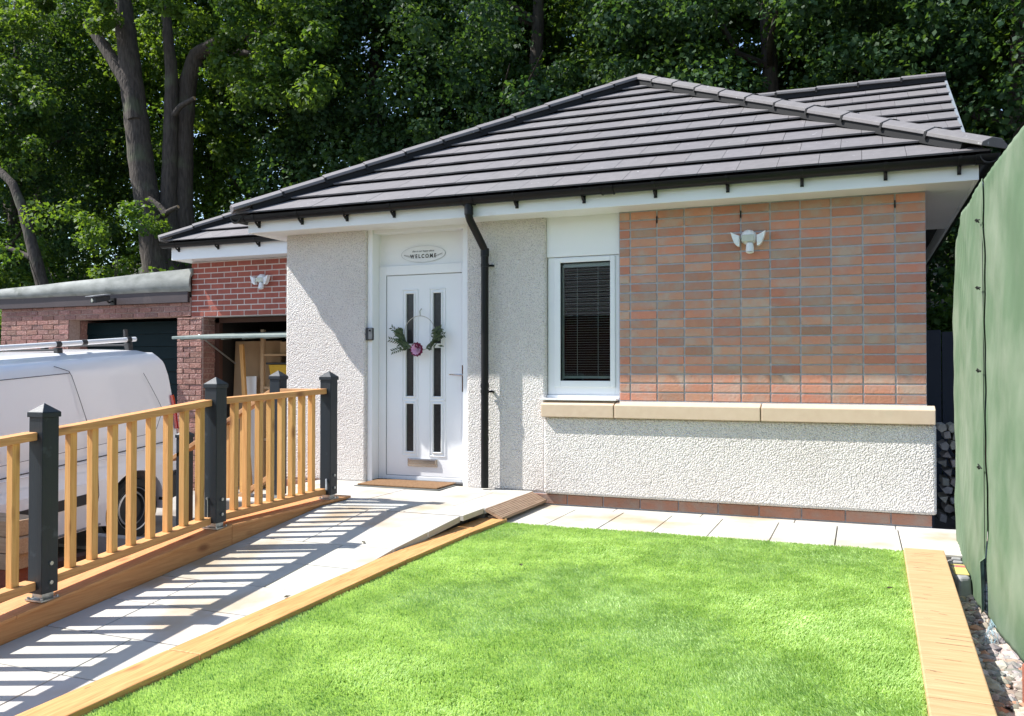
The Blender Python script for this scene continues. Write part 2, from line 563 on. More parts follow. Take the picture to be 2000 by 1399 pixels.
# ---------------------------------------------------------------- terrain
def ground_z(x, y):
    z = -0.49 - 0.085 * (9.3 - y)
    z = max(-1.25, min(-0.49, z))
    if y > 13.5:
        z += (y - 13.5) * 0.30
    return min(z, 9.0)


def lawn_z(y):
    return -0.022 * (6.15 - y)


def ramp_z(y):
    return 0.11 if y > 5.75 else 0.11 - 0.107 * (5.75 - y)


xs = [-220, -120, -70, -45] + [-30 + i * 1.5 for i in range(31)] + [22, 32, 50, 90, 220]
ys = [-200, -80, -30, -12, -6] + [-3 + i * 0.75 for i in range(54)] + [42, 60, 110, 240]
V = [(x, y, ground_z(x, y) - 0.03) for y in ys for x in xs]
nx = len(xs)
F = [(j * nx + i, j * nx + i + 1, (j + 1) * nx + i + 1, (j + 1) * nx + i) for j in range(len(ys) - 1) for i in range(nx - 1)]
g = np_mesh('ground', np.array(V), np.array(F), M['earth'])
g.data.materials.append(M['woodfloor'])
for p in g.data.polygons:
    if p.center.y > 13.2 or abs(p.center.x) > 14:
        p.material_index = 1
tag(g, kind='structure')

mb = MB()                                            # driveway apron in front of the garages
for (a, b) in [(-3.0, 1.0), (1.0, 4.6), (6.85, 8.0), (8.0, 9.5)]:
    x1 = -5.6 if b < 5 else -5.45
    mb.hexa([(-13, a, ground_z(0, a) - 0.1), (x1, a, ground_z(0, a) - 0.1), (x1, b - 0.01, ground_z(0, b) - 0.1), (-13, b - 0.01, ground_z(0, b) - 0.1),
             (-13, a, ground_z(0, a)), (x1, a, ground_z(0, a)), (x1, b - 0.01, ground_z(0, b)), (-13, b - 0.01, ground_z(0, b))])
mb.build('driveway', M['concrete'])
tag(bpy.data.objects['driveway'], kind='structure')


# ---------------------------------------------------------------- lawn (turf block + blades)
def lawn_l(y): return -2.60


def lawn_r(y): return 0.249 - (6.0 - y) * 0.0124


mb = MB()
y0, y1 = 0.2, 6.15
mb.hexa([(lawn_l(0), y0, -0.9), (lawn_r(y0), y0, -0.9), (lawn_r(y1), y1, -0.5), (lawn_l(0), y1, -0.5),
         (lawn_l(0), y0, lawn_z(y0) - 0.012), (lawn_r(y0), y0, lawn_z(y0) - 0.012), (lawn_r(y1), y1, -0.012), (lawn_l(0), y1, -0.012)])
o = mb.build('lawn_base', M['turf'])
tag(o, kind='structure')


def wob(x, y, s=1.0, ph=0.0):
    return (np.sin(x * 2.9 * s + 1.3 * np.sin(y * 2.1 * s + ph) + ph) + np.sin(y * 3.7 * s + 1.7 * np.sin(x * 1.9 * s + 2 * ph)) +
            0.7 * np.sin((x + y) * 6.1 * s + ph * 3) + 0.6 * np.sin((x * 1.3 - y) * 8.3 * s + ph)) / 3.3


N = 420000
yy = 1.9 + (6.16 - 1.9) * NR.rand(N) ** 1.15
xx = -2.61 + (0.265 + 2.61) * NR.rand(N)
ok = xx < (0.256 - (6.0 - yy) * 0.0124)
xx, yy = xx[ok], yy[ok]
n = len(xx)
zz = -0.022 * (6.15 - yy) - 0.014
hh = 0.024 + 0.008 * NR.rand(n) + 0.003 * wob(xx, yy, 1.3, 1.0)
ang = wob(xx, yy, 0.8, 0.4) * 1.6 + 4.2 + NR.randn(n) * 0.7
lean = np.clip(0.55 + 0.30 * wob(xx, yy, 1.3, 2.2) + 0.12 * wob(xx, yy, 4.5, 0.7) + NR.randn(n) * 0.25, 0.05, 1.3)
dx, dy = np.cos(ang) * hh * lean, np.sin(ang) * hh * lean
wa = NR.rand(n) * math.pi
wd = 0.0016 + 0.0012 * NR.rand(n) + 0.0004 * (yy - 2)
bx, by = np.cos(wa) * wd, np.sin(wa) * wd
zt = zz + hh * np.sqrt(np.clip(1.15 - lean * lean * 0.55, 0.15, 1.2))
V = np.empty((n, 4, 3))
V[:, 0] = np.stack([xx - bx, yy - by, zz], 1)
V[:, 1] = np.stack([xx + bx, yy + by, zz], 1)
V[:, 2] = np.stack([xx + dx * 0.55 + bx * 0.9, yy + dy * 0.55 + by * 0.9, zz + (zt - zz) * 0.72], 1)
V[:, 3] = np.stack([xx + dx, yy + dy, zt], 1)
F = np.empty((n, 2, 3), int)
b = np.arange(n) * 4
F[:, 0] = np.stack([b, b + 1, b + 2], 1)
F[:, 1] = np.stack([b, b + 2, b + 3], 1)
o = np_mesh('grass', V.reshape(-1, 3), F.reshape(-1, 3), M['grass'])
tag(o, kind='stuff', label='bright green artificial grass pile covering the lawn', cat='grass')

# ---------------------------------------------------------------- paving strip below the window, ramp, landing
mb = MB()
mb.box(-2.62, 0.95, 6.16, 7.2, -0.6, -0.012, mi=1)
jx = [-2.64, -2.235, -1.82, -1.418, -1.015, -0.589, -0.165, 0.252, 0.66, 0.95]
for a, b in zip(jx[:-1], jx[1:]):
    mb.box(a + 0.004, b - 0.004, 6.165, 6.99, -0.03, random.uniform(-0.002, 0.001), jit(0.05))
for k in range(5):
    mb.box(-2.64 + k * 0.72 + 0.003, -2.64 + (k + 1) * 0.72 - 0.003, 6.998, 7.16, -0.03, -0.001, jit(0.05))
o = mb.build('path', [M['slab'], M['joint']], bevel=0.002, seg=1)
tag(o, kind='structure')

mb = MB()
XL, XR = -3.94, -2.80


def xr_(y): return -2.80 + 0.115 * max(0.0, min(1.0, (y - 4.9) / 1.2))


def ramp_piece(xa, xb, ya, yb, dz0, dz1, col, mi):
    x1, x2 = (xr_(ya) - 0.002, xr_(yb) - 0.002) if abs(xb - XR) < 0.003 else (xb, xb)
    mb.hexa([(xa, ya, ramp_z(ya) + dz0), (x1, ya, ramp_z(ya) + dz0), (x2, yb, ramp_z(yb) + dz0), (xa, yb, ramp_z(yb) + dz0),
             (xa, ya, ramp_z(ya) + dz1), (x1, ya, ramp_z(ya) + dz1), (x2, yb, ramp_z(yb) + dz1), (xa, yb, ramp_z(yb) + dz1)], col, mi)


ramp_piece(XL, XR - 0.03, 0.2, 5.74, -0.6, -0.012, (1, 1, 1), 1)
rows = [0.41, 0.82, 1.23, 1.64, 2.05, 2.46, 2.87, 3.28, 3.69, 4.08, 4.49, 4.9, 5.31, 5.74]
splits = {2.46: [-3.35], 2.87: [-3.35], 3.28: [-3.63], 3.69: [-3.63], 4.08: [-3.18], 4.49: [-3.18], 4.9: [-3.5], 5.31: [-3.5]}
for a, b in zip(rows[:-1], rows[1:]):
    xsr = [XL] + splits.get(a, [-3.3]) + [XR]
    for p, q in zip(xsr[:-1], xsr[1:]):
        ramp_piece(p + 0.0045, q - (0.0045 if q != XR else 0.002), a + 0.0045, b - 0.0045, -0.045, random.uniform(-0.001, 0.001), jit(0.08), 0)
o = mb.build('ramp', [M['slab'], M['joint']], bevel=0.002, seg=1)
tag(o, kind='structure')
mb = MB()                                            # level landing before the door
mb.box(-4.9, -2.83, 5.75, 6.12, -0.8, 0.097, mi=1)
mb.box(-4.9, -2.70, 6.1205, 7.34, -0.8, 0.097, mi=1)
for (xa, xb, ya, yb) in [(-3.94, -3.2, 5.75, 6.12), (-3.2, -2.70, 5.75, 6.12), (-3.79, -2.97, 6.12, 6.94), (-2.97, -2.68, 6.12, 6.94), (-4.9, -3.79, 6.12, 6.94),
                         (-4.9, -4.2, 6.94, 7.34), (-4.2, -3.63, 6.94, 7.34), (-3.63, -3.05, 6.94, 7.34), (-3.05, -2.68, 6.94, 7.15), (-4.9, -4.16, 5.75, 6.12)]:
    mb.box(xa + 0.003, xb - 0.003, ya + 0.003, yb - 0.003, 0.07, 0.11 + random.uniform(-0.001, 0.001), jit(0.08))
o = mb.build('landing', [M['slab'], M['joint']], bevel=0.002, seg=1)
tag(o, kind='structure')


# ---------------------------------------------------------------- timber sleepers
def sleeper(quad, h, name, m, label, group, lip=None):
    mb = MB()
    t = jit(0.05)
    mb.prism([(x, y, z - h) for x, y, z in quad], [(x, y, z) for x, y, z in quad], t)
    rc = random.Random(int(quad[0][1] * 100) + 3)
    (xa_, ya_, za_), (xb_, yb_, zb_) = quad[0], quad[2]
    wide = abs(quad[1][0] - quad[0][0])
    pale = m is M['sleeper_pale']
    for i in range(26 if pale else 9):
        y = rc.uniform(ya_ + 0.05, yb_ - 0.05)
        z = za_ + (zb_ - za_) * (y - ya_) / (yb_ - ya_) + 0.0006
        x0 = quad[0][0] + (quad[3][0] - quad[0][0]) * (y - ya_) / (yb_ - ya_) + rc.uniform(0.01, wide * 0.6)
        l = rc.uniform(0.03, 0.14)
        if pale:
            p = [(x0, y), (x0 + l * 0.5, y - 0.003 + rc.uniform(-.004, .004)), (x0 + l, y - 0.012 + rc.uniform(-.006, .006))]
        else:
            p = [(x0, y), (x0 + 0.003, y + l), (x0 + 0.004, y + l * 1.8)]
        for a_, b_ in zip(p[:-1], p[1:]):
            th_ = rc.uniform(0.0007, 0.0016)
            dx_, dy_ = b_[0] - a_[0], b_[1] - a_[1]
            q_ = math.hypot(dx_, dy_)
            nx_, ny_ = -dy_ / q_ * th_, dx_ / q_ * th_
            k = mb.pts([(a_[0] - nx_, a_[1] - ny_, z), (b_[0] - nx_, b_[1] - ny_, z), (b_[0] + nx_, b_[1] + ny_, z), (a_[0] + nx_, a_[1] + ny_, z)])
            mb.face([k, k + 1, k + 2, k + 3], mi=1)
    o = mb.build(name, [m, M['split']], None, bevel=0.006, seg=2)
    tag(o, label, 'timber', group)
    return o


def sz(y): return lawn_z(y) + 0.034


for (a, b, lab) in [(0.5, 2.93, 'nearest orange brown sleeper between ramp and lawn, running out of the bottom left corner'),
                    (2.936, 4.72, 'long knotty sleeper in the middle of the row between ramp and lawn'),
                    (4.726, 5.58, 'shorter sleeper between ramp and lawn, just below where the ramp edge rises above it'),
                    (5.586, 6.17, 'short end sleeper between ramp and lawn, meeting the grooved decking step')]:
    xr = lambda y: -2.615 + max(0, y - 5.2) * 0.09
    xl = lambda y: -2.795 + max(0, y - 5.2) * 0.06
    sleeper([(xl(a), a, sz(a)), (xr(a), a, sz(a)), (xr(b), b, sz(b)), (xl(b), b, sz(b))], 0.2, 'garden_sleeper', M['sleeper'], lab, 'sleepers between the ramp and the lawn')
for (a, b, lab) in [(0.8, 3.52, 'nearest pale sawn sleeper right of the lawn, cut off by the bottom of the picture'),
                    (3.527, 6.12, 'long pale sawn sleeper right of the lawn, running up to the paving')]:
    xl = lambda y: 0.251 - (6.05 - y) * 0.0124
    xr = lambda y: 0.487 - (6.09 - y) * 0.019
    sleeper([(xl(a), a, sz(a)), (xr(a), a, sz(a)), (xr(b), b, sz(b)), (xl(b), b, sz(b))], 0.17, 'garden_sleeper', M['sleeper_pale'], lab, 'pale sleepers along the right of the lawn')

# grooved decking board used as a side step off the landing
root = empty('decking_step', (-2.62, 6.6, 0.06), 'grooved brown decking board sloping from the landing to the paving', 'step')
mb = MB()
A = Vector((-2.685, 0, 0.112)); B = Vector((-2.545, 0, 0.045))
d = (B - A); L_ = d.length; d.normalize(); nrm = Vector((-d.z, 0, d.x))
prof = []
k = 9
for i in range(k):
    a0 = L_ * i / k; a1 = L_ * (i + 0.62) / k; a2 = L_ * (i + 0.81) / k
    prof += [(a0 + 0.001, 0.0), (a1, 0.0), (a2, -0.004)]
prof += [(L_, 0), (L_, -0.024), (0, -0.024)]
for (ya, yb) in [(6.12, 7.125)]:
    mb.sweep([(p, q) for p, q in prof], A + Vector((0, ya, 0)), A + Vector((0, yb, 0)), d, nrm)
wpart(mb, 'board', M['decking'], root)
mb = MB()
mb.box(-2.683, -2.62, 6.15, 7.11, -0.02, 0.05)
wpart(mb, 'bearer', M['decking'], root)

# timber kerb carrying the balustrade
kroot = empty('timber_kerb', (-4.04, 4.7, -0.1), 'long orange brown timber kerb under the balustrade along the ramp', 'kerb')


def kerb_top(y):
    return 0.138 if y > 4.72 else 0.138 - 0.118 * (4.72 - y)


mb = MB()
for (a, b) in [(0.4, 2.6), (2.604, 4.72), (4.724, 6.12)]:
    t = jit(0.04)
    xa, xb = -4.15, -3.945
    mb.hexa([(xa, a, kerb_top(a) - 0.55), (xb, a, kerb_top(a) - 0.55), (xb, b, kerb_top(b) - 0.55), (xa, b, kerb_top(b) - 0.55),
             (xa, a, kerb_top(a) - 0.022), (xb, a, kerb_top(a) - 0.022), (xb, b, kerb_top(b) - 0.022), (xa, b, kerb_top(b) - 0.022)], t)
wpart(mb, 'side_board', M['kerbwood'], kroot, bevel=0.003)
mb = MB()
for (a, b) in [(0.4, 3.1), (3.103, 4.70), (4.703, 6.16)]:
    t = jit(0.05)
    xa, xb = -4.17, -3.925
    mb.hexa([(xa, a, kerb_top(a) - 0.018), (xb, a, kerb_top(a) - 0.018), (xb, b, kerb_top(b) - 0.018), (xa, b, kerb_top(b) - 0.018),
             (xa, a, kerb_top(a)), (xb, a, kerb_top(a)), (xb, b, kerb_top(b)), (xa, b, kerb_top(b))], t)
wpart(mb, 'cap_board', M['kerbwood'], kroot, bevel=0.003)


# ---------------------------------------------------------------- balustrades
def post(root, x, y, zb, zt, bolts=True, w=0.05, rods=False):
    mb = MB()
    mb.box(x - w, x + w, y - w, y + w, zb + 0.035, zt - 0.06)
    p = wpart(mb, 'post', M['anthracite'], root, bevel=0.004)
    mb = MB()
    c = w + 0.007
    mb.box(x - c, x + c, y - c, y + c, zt - 0.062, zt - 0.036)
    b0 = mb.pts([(x - c, y - c, zt - 0.0358), (x + c, y - c, zt - 0.0358), (x + c, y + c, zt - 0.0358), (x - c, y + c, zt - 0.0358), (x, y, zt + 0.012)])
    for q in ((0, 1, 4), (1, 2, 4), (2, 3, 4), (3, 0, 4), (3, 2, 1, 0)):
        mb.face([b0 + i for i in q])
    cp = mb.build('post_cap', M['anthracite'], None, bevel=0.002)
    at_world(cp, root)
    mb = MB()
    mb.box(x - 0.058, x + 0.062, y - 0.06, y + 0.06, zb - 0.002, zb + 0.006)
    mb.box(x - 0.035, x + 0.035, y - 0.035, y + 0.035, zb + 0.007, zb + 0.036)
    for dx in (-0.048, 0.05):
        for dy in (-0.048, 0.048):
            mb.tube([(x + dx, y + dy, zb + 0.006), (x + dx, y + dy, zb + 0.016)], 0.007, 6)
    wpart(mb, 'base_bracket', M['galv'], root)
    if bolts:
        for dz in (0.09, 0.19):
            mb = MB()
            mb.tube([(x + w + 0.0005, y + 0.005, zb + dz), (x + w + 0.008, y + 0.005, zb + dz)], 0.011, 8)
            wpart(mb, 'bolt', M['galv'], root)
    if rods:
        mb = MB()
        mb.tube([(x - 0.018, y - w - 0.004, zb + 0.03), (x - 0.018, y - w - 0.004, zb + 0.20)], 0.0025, 6)
        mb.tube([(x - 0.018, y - w - 0.012, zb + 0.20), (x - 0.018, y - w + 0.001, zb + 0.20)], 0.009, 8)
        wpart(mb, 'threaded_rod', M['galv'], root)
    return p


root = empty('balustrade', (-4.02, 4.6, 0.1), 'orange timber balustrade with anthracite posts along the left of the ramp', 'balustrade')
PX = -4.0
PY = [1.98, 3.31, 4.62, 5.945]
PZ = [(kerb_top(y), kerb_top(y) + 1.02) for y in PY]
PZ[1] = (kerb_top(3.31), 0.99)
PZ[2] = (kerb_top(4.62), 1.12)
PZ[3] = (kerb_top(5.94), 1.16)
for i, y in enumerate(PY):
    post(root, PX, y, PZ[i][0], PZ[i][1], rods=(i == 2))
mb = MB()
mb.tube([(PX + 0.015, 5.89, 0.30), (PX + 0.05, 5.84, 0.22)], 0.009, 8)
wpart(mb, 'door_bolt', M['galv'], root)
rail_top = [(1.98, 0.735), (3.31, 0.855), (4.62, 0.985), (5.945, 1.03)]
bot_top = [(1.98, -0.02), (3.31, 0.075), (4.62, 0.205), (5.945, 0.225)]
bal_y = [[2.12 + 0.148 * i for i in range(8)], [3.505, 3.65, 3.79, 3.93, 4.08, 4.222, 4.362, 4.505], [4.84, 4.97, 5.105, 5.235, 5.365, 5.495, 5.62, 5.75]]
for i in range(3):
    (ya, za), (yb, zb) = rail_top[i], rail_top[i + 1]
    ya2, yb2 = ya + (0.02 if i else 0.05), yb - 0.0
    mb = MB()
    x0, x1 = -4.075, -3.985

    def zl(y): return za + (zb - za) * (y - ya) / (yb - ya)
    yA, yB = ya + 0.0505, yb - 0.0505
    mb.hexa([(x0, yA, zl(yA) - 0.042), (x1, yA, zl(yA) - 0.042), (x1, yB, zl(yB) - 0.042), (x0, yB, zl(yB) - 0.042),
             (x0, yA, zl(yA)), (x1, yA, zl(yA)), (x1, yB, zl(yB)), (x0, yB, zl(yB))], jit(0.04))
    if i < 3:                                       # the rail runs on past the post on its inner side
        mb.hexa([(x0, yB, zl(yB) - 0.042), (-4.052, yB, zl(yB) - 0.042), (-4.052, yb + 0.03, zl(yB) - 0.04), (x0, yb + 0.03, zl(yB) - 0.04),
                 (x0, yB, zl(yB)), (-4.052, yB, zl(yB)), (-4.052, yb + 0.03, zl(yB) + 0.002), (x0, yb + 0.03, zl(yB) + 0.002)], jit(0.04))
    wpart(mb, 'handrail', M['rail'], root, bevel=0.004)
    (ya, wa_), (yb, wb_) = bot_top[i], bot_top[i + 1]

    def bl(y): return wa_ + (wb_ - wa_) * (y - ya) / (yb - ya)
    mb = MB()
    x0, x1 = -4.07, -3.99
    mb.hexa([(x0, yA, bl(yA) - 0.045), (x1, yA, bl(yA) - 0.045), (x1, yB, bl(yB) - 0.045), (x0, yB, bl(yB) - 0.045),
             (x0, yA, bl(yA)), (x1, yA, bl(yA)), (x1, yB, bl(yB)), (x0, yB, bl(yB))], jit(0.04))
    wpart(mb, 'bottom_rail', M['rail'], root, bevel=0.003)
    for y in bal_y[i]:
        mb = MB()
        h = 0.0215
        cx_ = -4.03
        t = jit(0.13)
        mb.hexa([(cx_ - h, y - h, bl(y - h)), (cx_ + h, y - h, bl(y - h)), (cx_ + h, y + h, bl(y + h)), (cx_ - h, y + h, bl(y + h)),
                 (cx_ - h, y - h, zl(y - h) - 0.042), (cx_ + h, y - h, zl(y - h) - 0.042), (cx_ + h, y + h, zl(y + h) - 0.042), (cx_ - h, y + h, zl(y + h) - 0.042)], t)
        wpart(mb, 'baluster', M['baluster'], root, bevel=0.0025)

# stair balustrade going down to the driveway behind the ramp fence
root = empty('stair_balustrade', (-4.5, 5.95, 0.1), 'orange stair rail sloping down from the landing to the driveway behind the ramp balustrade', 'balustrade')
post(root, -4.5, 5.95, 0.11, 1.165, bolts=False)
post(root, -5.49, 5.95, -0.52, 0.65, bolts=False)


def sloped(mb, xa, za, xb, zb, y0, y1, th, t=(1, 1, 1)):
    mb.hexa([(xb, y0, zb - th), (xa, y0, za - th), (xa, y1, za - th), (xb, y1, zb - th), (xb, y0, zb), (xa, y0, za), (xa, y1, za), (xb, y1, zb)], t)


mb = MB(); sloped(mb, -4.551, 1.02, -5.60, 0.42, 5.90, 5.985, 0.042); wpart(mb, 'handrail', M['rail_x'], root, bevel=0.004)
mb = MB(); sloped(mb, -4.551, 0.32, -5.45, -0.20, 5.91, 5.98, 0.045); wpart(mb, 'bottom_rail', M['rail_x'], root, bevel=0.004)
mb = MB(); mb.box(-4.449, -4.051, 5.90, 5.985, 0.985, 1.025); wpart(mb, 'handrail', M['rail_x'], root, bevel=0.004)
for i in range(5):
    x = -4.70 - i * 0.155
    mb = MB(); zb = 0.32 - (-4.551 - x) * 0.578; zt_ = 1.02 - 0.045 - (-4.551 - x) * 0.571
    mb.box(x - 0.021, x + 0.021, 5.925, 5.967, zb, zt_, jit(0.1))
    wpart(mb, 'baluster', M['baluster'], root, bevel=0.0025)
root = empty('garden_steps', (-5.2, 6.5, -0.5), 'short flight of timber steps beside the landing going down to the driveway', 'steps')
for i in range(3):
    mb = MB()
    mb.box(-5.2 - 0.28 * i, -4.905 - 0.28 * i, 6.0, 7.05, -0.72, -0.04 - 0.15 * i, jit(0.05))
    wpart(mb, 'step', M['kerbwood'], root, bevel=0.004)

# ---------------------------------------------------------------- the bungalow
house = empty('bungalow', (-2.43, 9.5, 0), 'white roughcast bungalow with a grey tiled hipped roof and a brick panel beside its window', 'bungalow')


def hp(mb, name, m, parent=None, **k):
    return wpart(mb, name, m, house, **k) if parent is None else sub(mb, name, m, parent, **k)


def sub(mb, name, m, parent, **k):
    o = mb.build(name, m, None, **k)
    o.parent = parent
    o.matrix_parent_inverse = Matrix.Translation(-(Vector(house.location)))if parent.parent is house else o.matrix_parent_inverse
    # parents are parts whose own basis is identity under the house root
    o.matrix_parent_inverse = Matrix.Identity(4)
    return o


WT = 2.545
mb = MB()
mb.box(-5.33, -4.405, 7.16, 7.45, 0.10, WT)          # left of the door
mb.box(-3.335, -2.572, 7.16, 7.45, 0.10, WT)         # between door and window
mb.box(-2.5715, 0.521, 7.112, 7.4, 0.10, 0.772)      # below the sill
o = hp(mb, 'render_wall', M['render'], bevel=0.022, seg=3)
mb = MB()
mb.box(-5.33, -5.0, 7.452, 13.5, -0.6, WT)
mb.box(0.2, 0.465, 7.402, 13.5, -0.3, WT)
mb.box(-5.0, 0.2, 13.2, 13.5, -0.3, WT)
hp(mb, 'side_wall', M['render'])
mb = MB()
mb.box(-5.325, -4.41, 7.175, 7.44, -0.4, 0.099)
mb.box(-3.33, 0.49, 7.16, 7.40, -0.4, 0.099)
hp(mb, 'plinth_core', M['mortar'])
mb = MB()                                            # brick plinth course
x = -3.33
while x < 0.48:
    x2 = min(x + 0.318, 0.492)
    mb.box(x + 0.003, x2 - 0.003, 7.145, 7.18, 0.012, 0.094, tuple(c * 0.66 for c in jit(0.14)))
    x = x2 + 0.004
hp(mb, 'plinth', M['brick_buff'], bevel=0.004)
mb = MB()
x = -5.33
while x < -4.45:
    mb.box(x + 0.003, x + 0.215, 7.15, 7.18, 0.02, 0.094, (0.6, 0.6, 0.6))
    x += 0.222
hp(mb, 'plinth', M['brick_buff'], bevel=0.004)
mb = MB()
mb.box(-1.905, 0.462, 7.166, 7.44, 0.89, WT)
hp(mb, 'mortar_bed', M['mortar'])
mb = MB()                                            # stack bonded brick panel
cols = [-1.905]
e = [-1.82]
x = -1.82
cw = 0.2285
edges = [-1.902, -1.805]
while edges[-1] < 0.40:
    edges.append(edges[-1] + cw)
edges = edges[:12]
edges[-1] = 0.466
ch = 0.0765
nrow = 22
for r_ in range(nrow):
    z0 = 0.922 + r_ * ch
    z1 = min(z0 + ch - 0.0095, WT - 0.002)
    for a, b_ in zip(edges[:-1], edges[1:]):
        g_ = random.uniform(0.82, 1.10)
        h_ = random.random()
        t = (g_ * (0.97 + 0.08 * h_), g_ * (1.10 - 0.24 * h_), g_ * (1.10 - 0.26 * h_))
        if random.random() < 0.08:
            t = tuple(c * 0.86 for c in t)
        dy = random.uniform(-0.0015, 0.0015)
        mb.box(a + 0.006, b_ - 0.006, 7.158 + dy, 7.19, z0, z1 - 0.004, t)
hp(mb, 'brick_panel', M['brick_buff'], bevel=0.0035, seg=2)
mb = MB()
for (x, z) in [(edges[2], 2.44), (edges[5] + 0.0, 2.44), (edges[10], 2.44)]:
    mb = MB()
    mb.box(x - 0.004, x + 0.004, 7.150, 7.165, z - 0.028, z + 0.028)
    hp(mb, 'weep_vent', M['black'])
for (a, b_) in [(-2.582, -1.932), (-1.924, -0.735), (-0.727, 0.515)]:
    mb = MB()
    mb.prism([(a, 7.072, 0.772), (b_, 7.072, 0.772), (b_, 7.155, 0.772), (a, 7.155, 0.772)],
             [(a, 7.072, 0.882), (b_, 7.072, 0.882), (b_, 7.155, 0.912), (a, 7.155, 0.912)])
    o = hp(mb, 'stone_sill', M['stone'], bevel=0.006, seg=2)
    o['label'] = 'cream cast stone sill block'
mb = MB()
mb.box(-1.9, 0.462, 7.156, 7.18, 0.8, 0.918)
hp(mb, 'sill_bed', M['mortar'])

# window
mb = MB()
mb.box(-2.571, -1.906, 7.20, 7.30, 2.175, WT - 0.002)
hp(mb, 'window_head_panel', M['white'], bevel=0.003)
win = None
mb = MB()
XW0, XW1, ZW0, ZW1 = -2.565, -1.908, 0.96, 2.172
yo = 7.215


def ring(mb, x0, x1, z0, z1, wl, wr, wb, wt, y0, y1, mi=0):
    mb.box(x0, x0 + wl, y0, y1, z0, z1, mi=mi)
    mb.box(x1 - wr, x1, y0, y1, z0, z1, mi=mi)
    mb.box(x0 + wl, x1 - wr, y0, y1, z0, z0 + wb, mi=mi)
    mb.box(x0 + wl, x1 - wr, y0, y1, z1 - wt, z1, mi=mi)


ring(mb, XW0, XW1, ZW0, ZW1, 0.066, 0.046, 0.072, 0.012, yo, 7.30)
win = hp(mb, 'window', M['white'], bevel=0.003)
win['label'] = 'tall white framed window with a half open venetian blind'
mb = MB()
ring(mb, -2.502, -1.951, 1.029, 2.163, 0.055, 0.044, 0.056, 0.04, yo - 0.012, 7.285)
sash = sub(mb, 'sash', M['white'], win, bevel=0.004)
mb = MB()
mb.box(-2.449, -1.993, 7.235, 7.241, 1.083, 2.125)
sub(mb, 'pane', M['pane'], win)
mb = MB()
ring(mb, -2.449, -1.993, 1.083, 2.125, 0.007, 0.006, 0.006, 0.01, 7.212, 7.232)
sub(mb, 'gasket', M['black'], win)
mb = MB()
mb.box(-2.43, -2.005, 7.262, 7.30, 2.085, 2.12)
mb.box(-2.43, -2.005, 7.266, 7.296, 1.105, 1.128)
for i in range(44):
    z = 1.142 + i * 0.0215
    if z > 2.08: break
    a = 0.0005
    mb.hexa([(-2.428, 7.275, z - a * 0.2), (-2.007, 7.275, z - a * 0.2), (-2.007, 7.293, z + a * 0.35), (-2.428, 7.293, z + a * 0.35),
             (-2.428, 7.275, z - a * 0.2 + 0.0018), (-2.007, 7.275, z - a * 0.2 + 0.0018), (-2.007, 7.293, z + a * 0.35 + 0.0018), (-2.428, 7.293, z + a * 0.35 + 0.0018)])
for x in (-2.31, -2.12):
    mb.box(x - 0.0018, x + 0.0018, 7.2655, 7.2675, 1.11, 2.09)
mb.box(-2.444, -2.432, 7.262, 7.28, 1.10, 2.10)
sub(mb, 'venetian_blind', M['blind'], win)
mb = MB()
mb.box(-2.60, -1.915, 7.10, 7.225, 0.916, 0.934)
mb.box(-2.572, -1.908, 7.20, 7.26, 0.935, 0.959)
sub(mb, 'cill_board', M['white'], win, bevel=0.004)
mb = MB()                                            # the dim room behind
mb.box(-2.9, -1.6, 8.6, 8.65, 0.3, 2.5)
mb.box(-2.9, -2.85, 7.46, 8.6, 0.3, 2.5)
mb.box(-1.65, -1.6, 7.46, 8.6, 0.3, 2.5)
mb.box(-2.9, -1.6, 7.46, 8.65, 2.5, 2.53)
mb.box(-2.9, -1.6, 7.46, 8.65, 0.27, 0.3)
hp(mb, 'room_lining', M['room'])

# door
DY = 7.33
mb = MB()
mb.box(-4.404, -3.336, DY + 0.012, DY + 0.10, 2.19, WT - 0.002)
hp(mb, 'door_head_panel', M['white'], bevel=0.003)
mb = MB()
mb.box(-4.4045, -4.352, 7.195, DY + 0.06, 0.112, WT - 0.003)
mb.box(-3.388, -3.3355, 7.195, DY + 0.06, 0.112, WT - 0.003)
mb.box(-4.351, -3.389, 7.21, DY + 0.011, WT - 0.05, WT - 0.003)
hp(mb, 'reveal_board', M['white'], bevel=0.003)
mb = MB()
ring(mb, -4.351, -3.389, 0.114, 2.188, 0.078, 0.07, 0.05, 0.09, DY - 0.012, DY + 0.07)
door = hp(mb, 'front_door', M['white'], bevel=0.004)
door['label'] = 'white front door with six narrow dark glass panes'
mb = MB()
lx0, lx1, lz0, lz1 = -4.268, -3.464, 0.17, 2.092
cols_ = [(-4.054, -3.970), (-3.762, -3.678)]
rws = [(0.402, 0.856), (0.930, 1.390), (1.432, 1.912)]
xe = [lx0] + [c for p in cols_ for c in p] + [lx1]
ze = [lz0] + [c for p in rws for c in p] + [lz1]
for i in range(5):
    for j in range(7):
        if i in (1, 3) and j in (1, 3, 5):
            continue
        mb.box(xe[i], xe[i + 1], DY, DY + 0.045, ze[j], ze[j + 1])
leaf = sub(mb, 'door_leaf', M['white'], door)
for (a, b_) in cols_:
    for (c, d_) in rws:
        mb = MB()
        mb.box(a - 0.004, b_ + 0.004, DY + 0.012, DY + 0.02, c - 0.004, d_ + 0.004)
        sub(mb, 'glass_pane', M['doorglass'], door)
mb = MB()
for (a, b_) in cols_:
    for (c, d_) in [(0.402, 0.856), (0.930, 1.912)]:
        for (gx, dy0) in ((0.045, 0.008), (0.012, 0.014)):
            ring(mb, a - gx, b_ + gx, c - gx, d_ + gx, 0.011, 0.011, 0.011, 0.011, DY - dy0, DY + 0.005)
sub(mb, 'moulding', M['white'], door, bevel=0.004)
mb = MB()
mb.box(lx0 - 0.004, lx0, DY - 0.004, DY + 0.03, lz0, lz1)
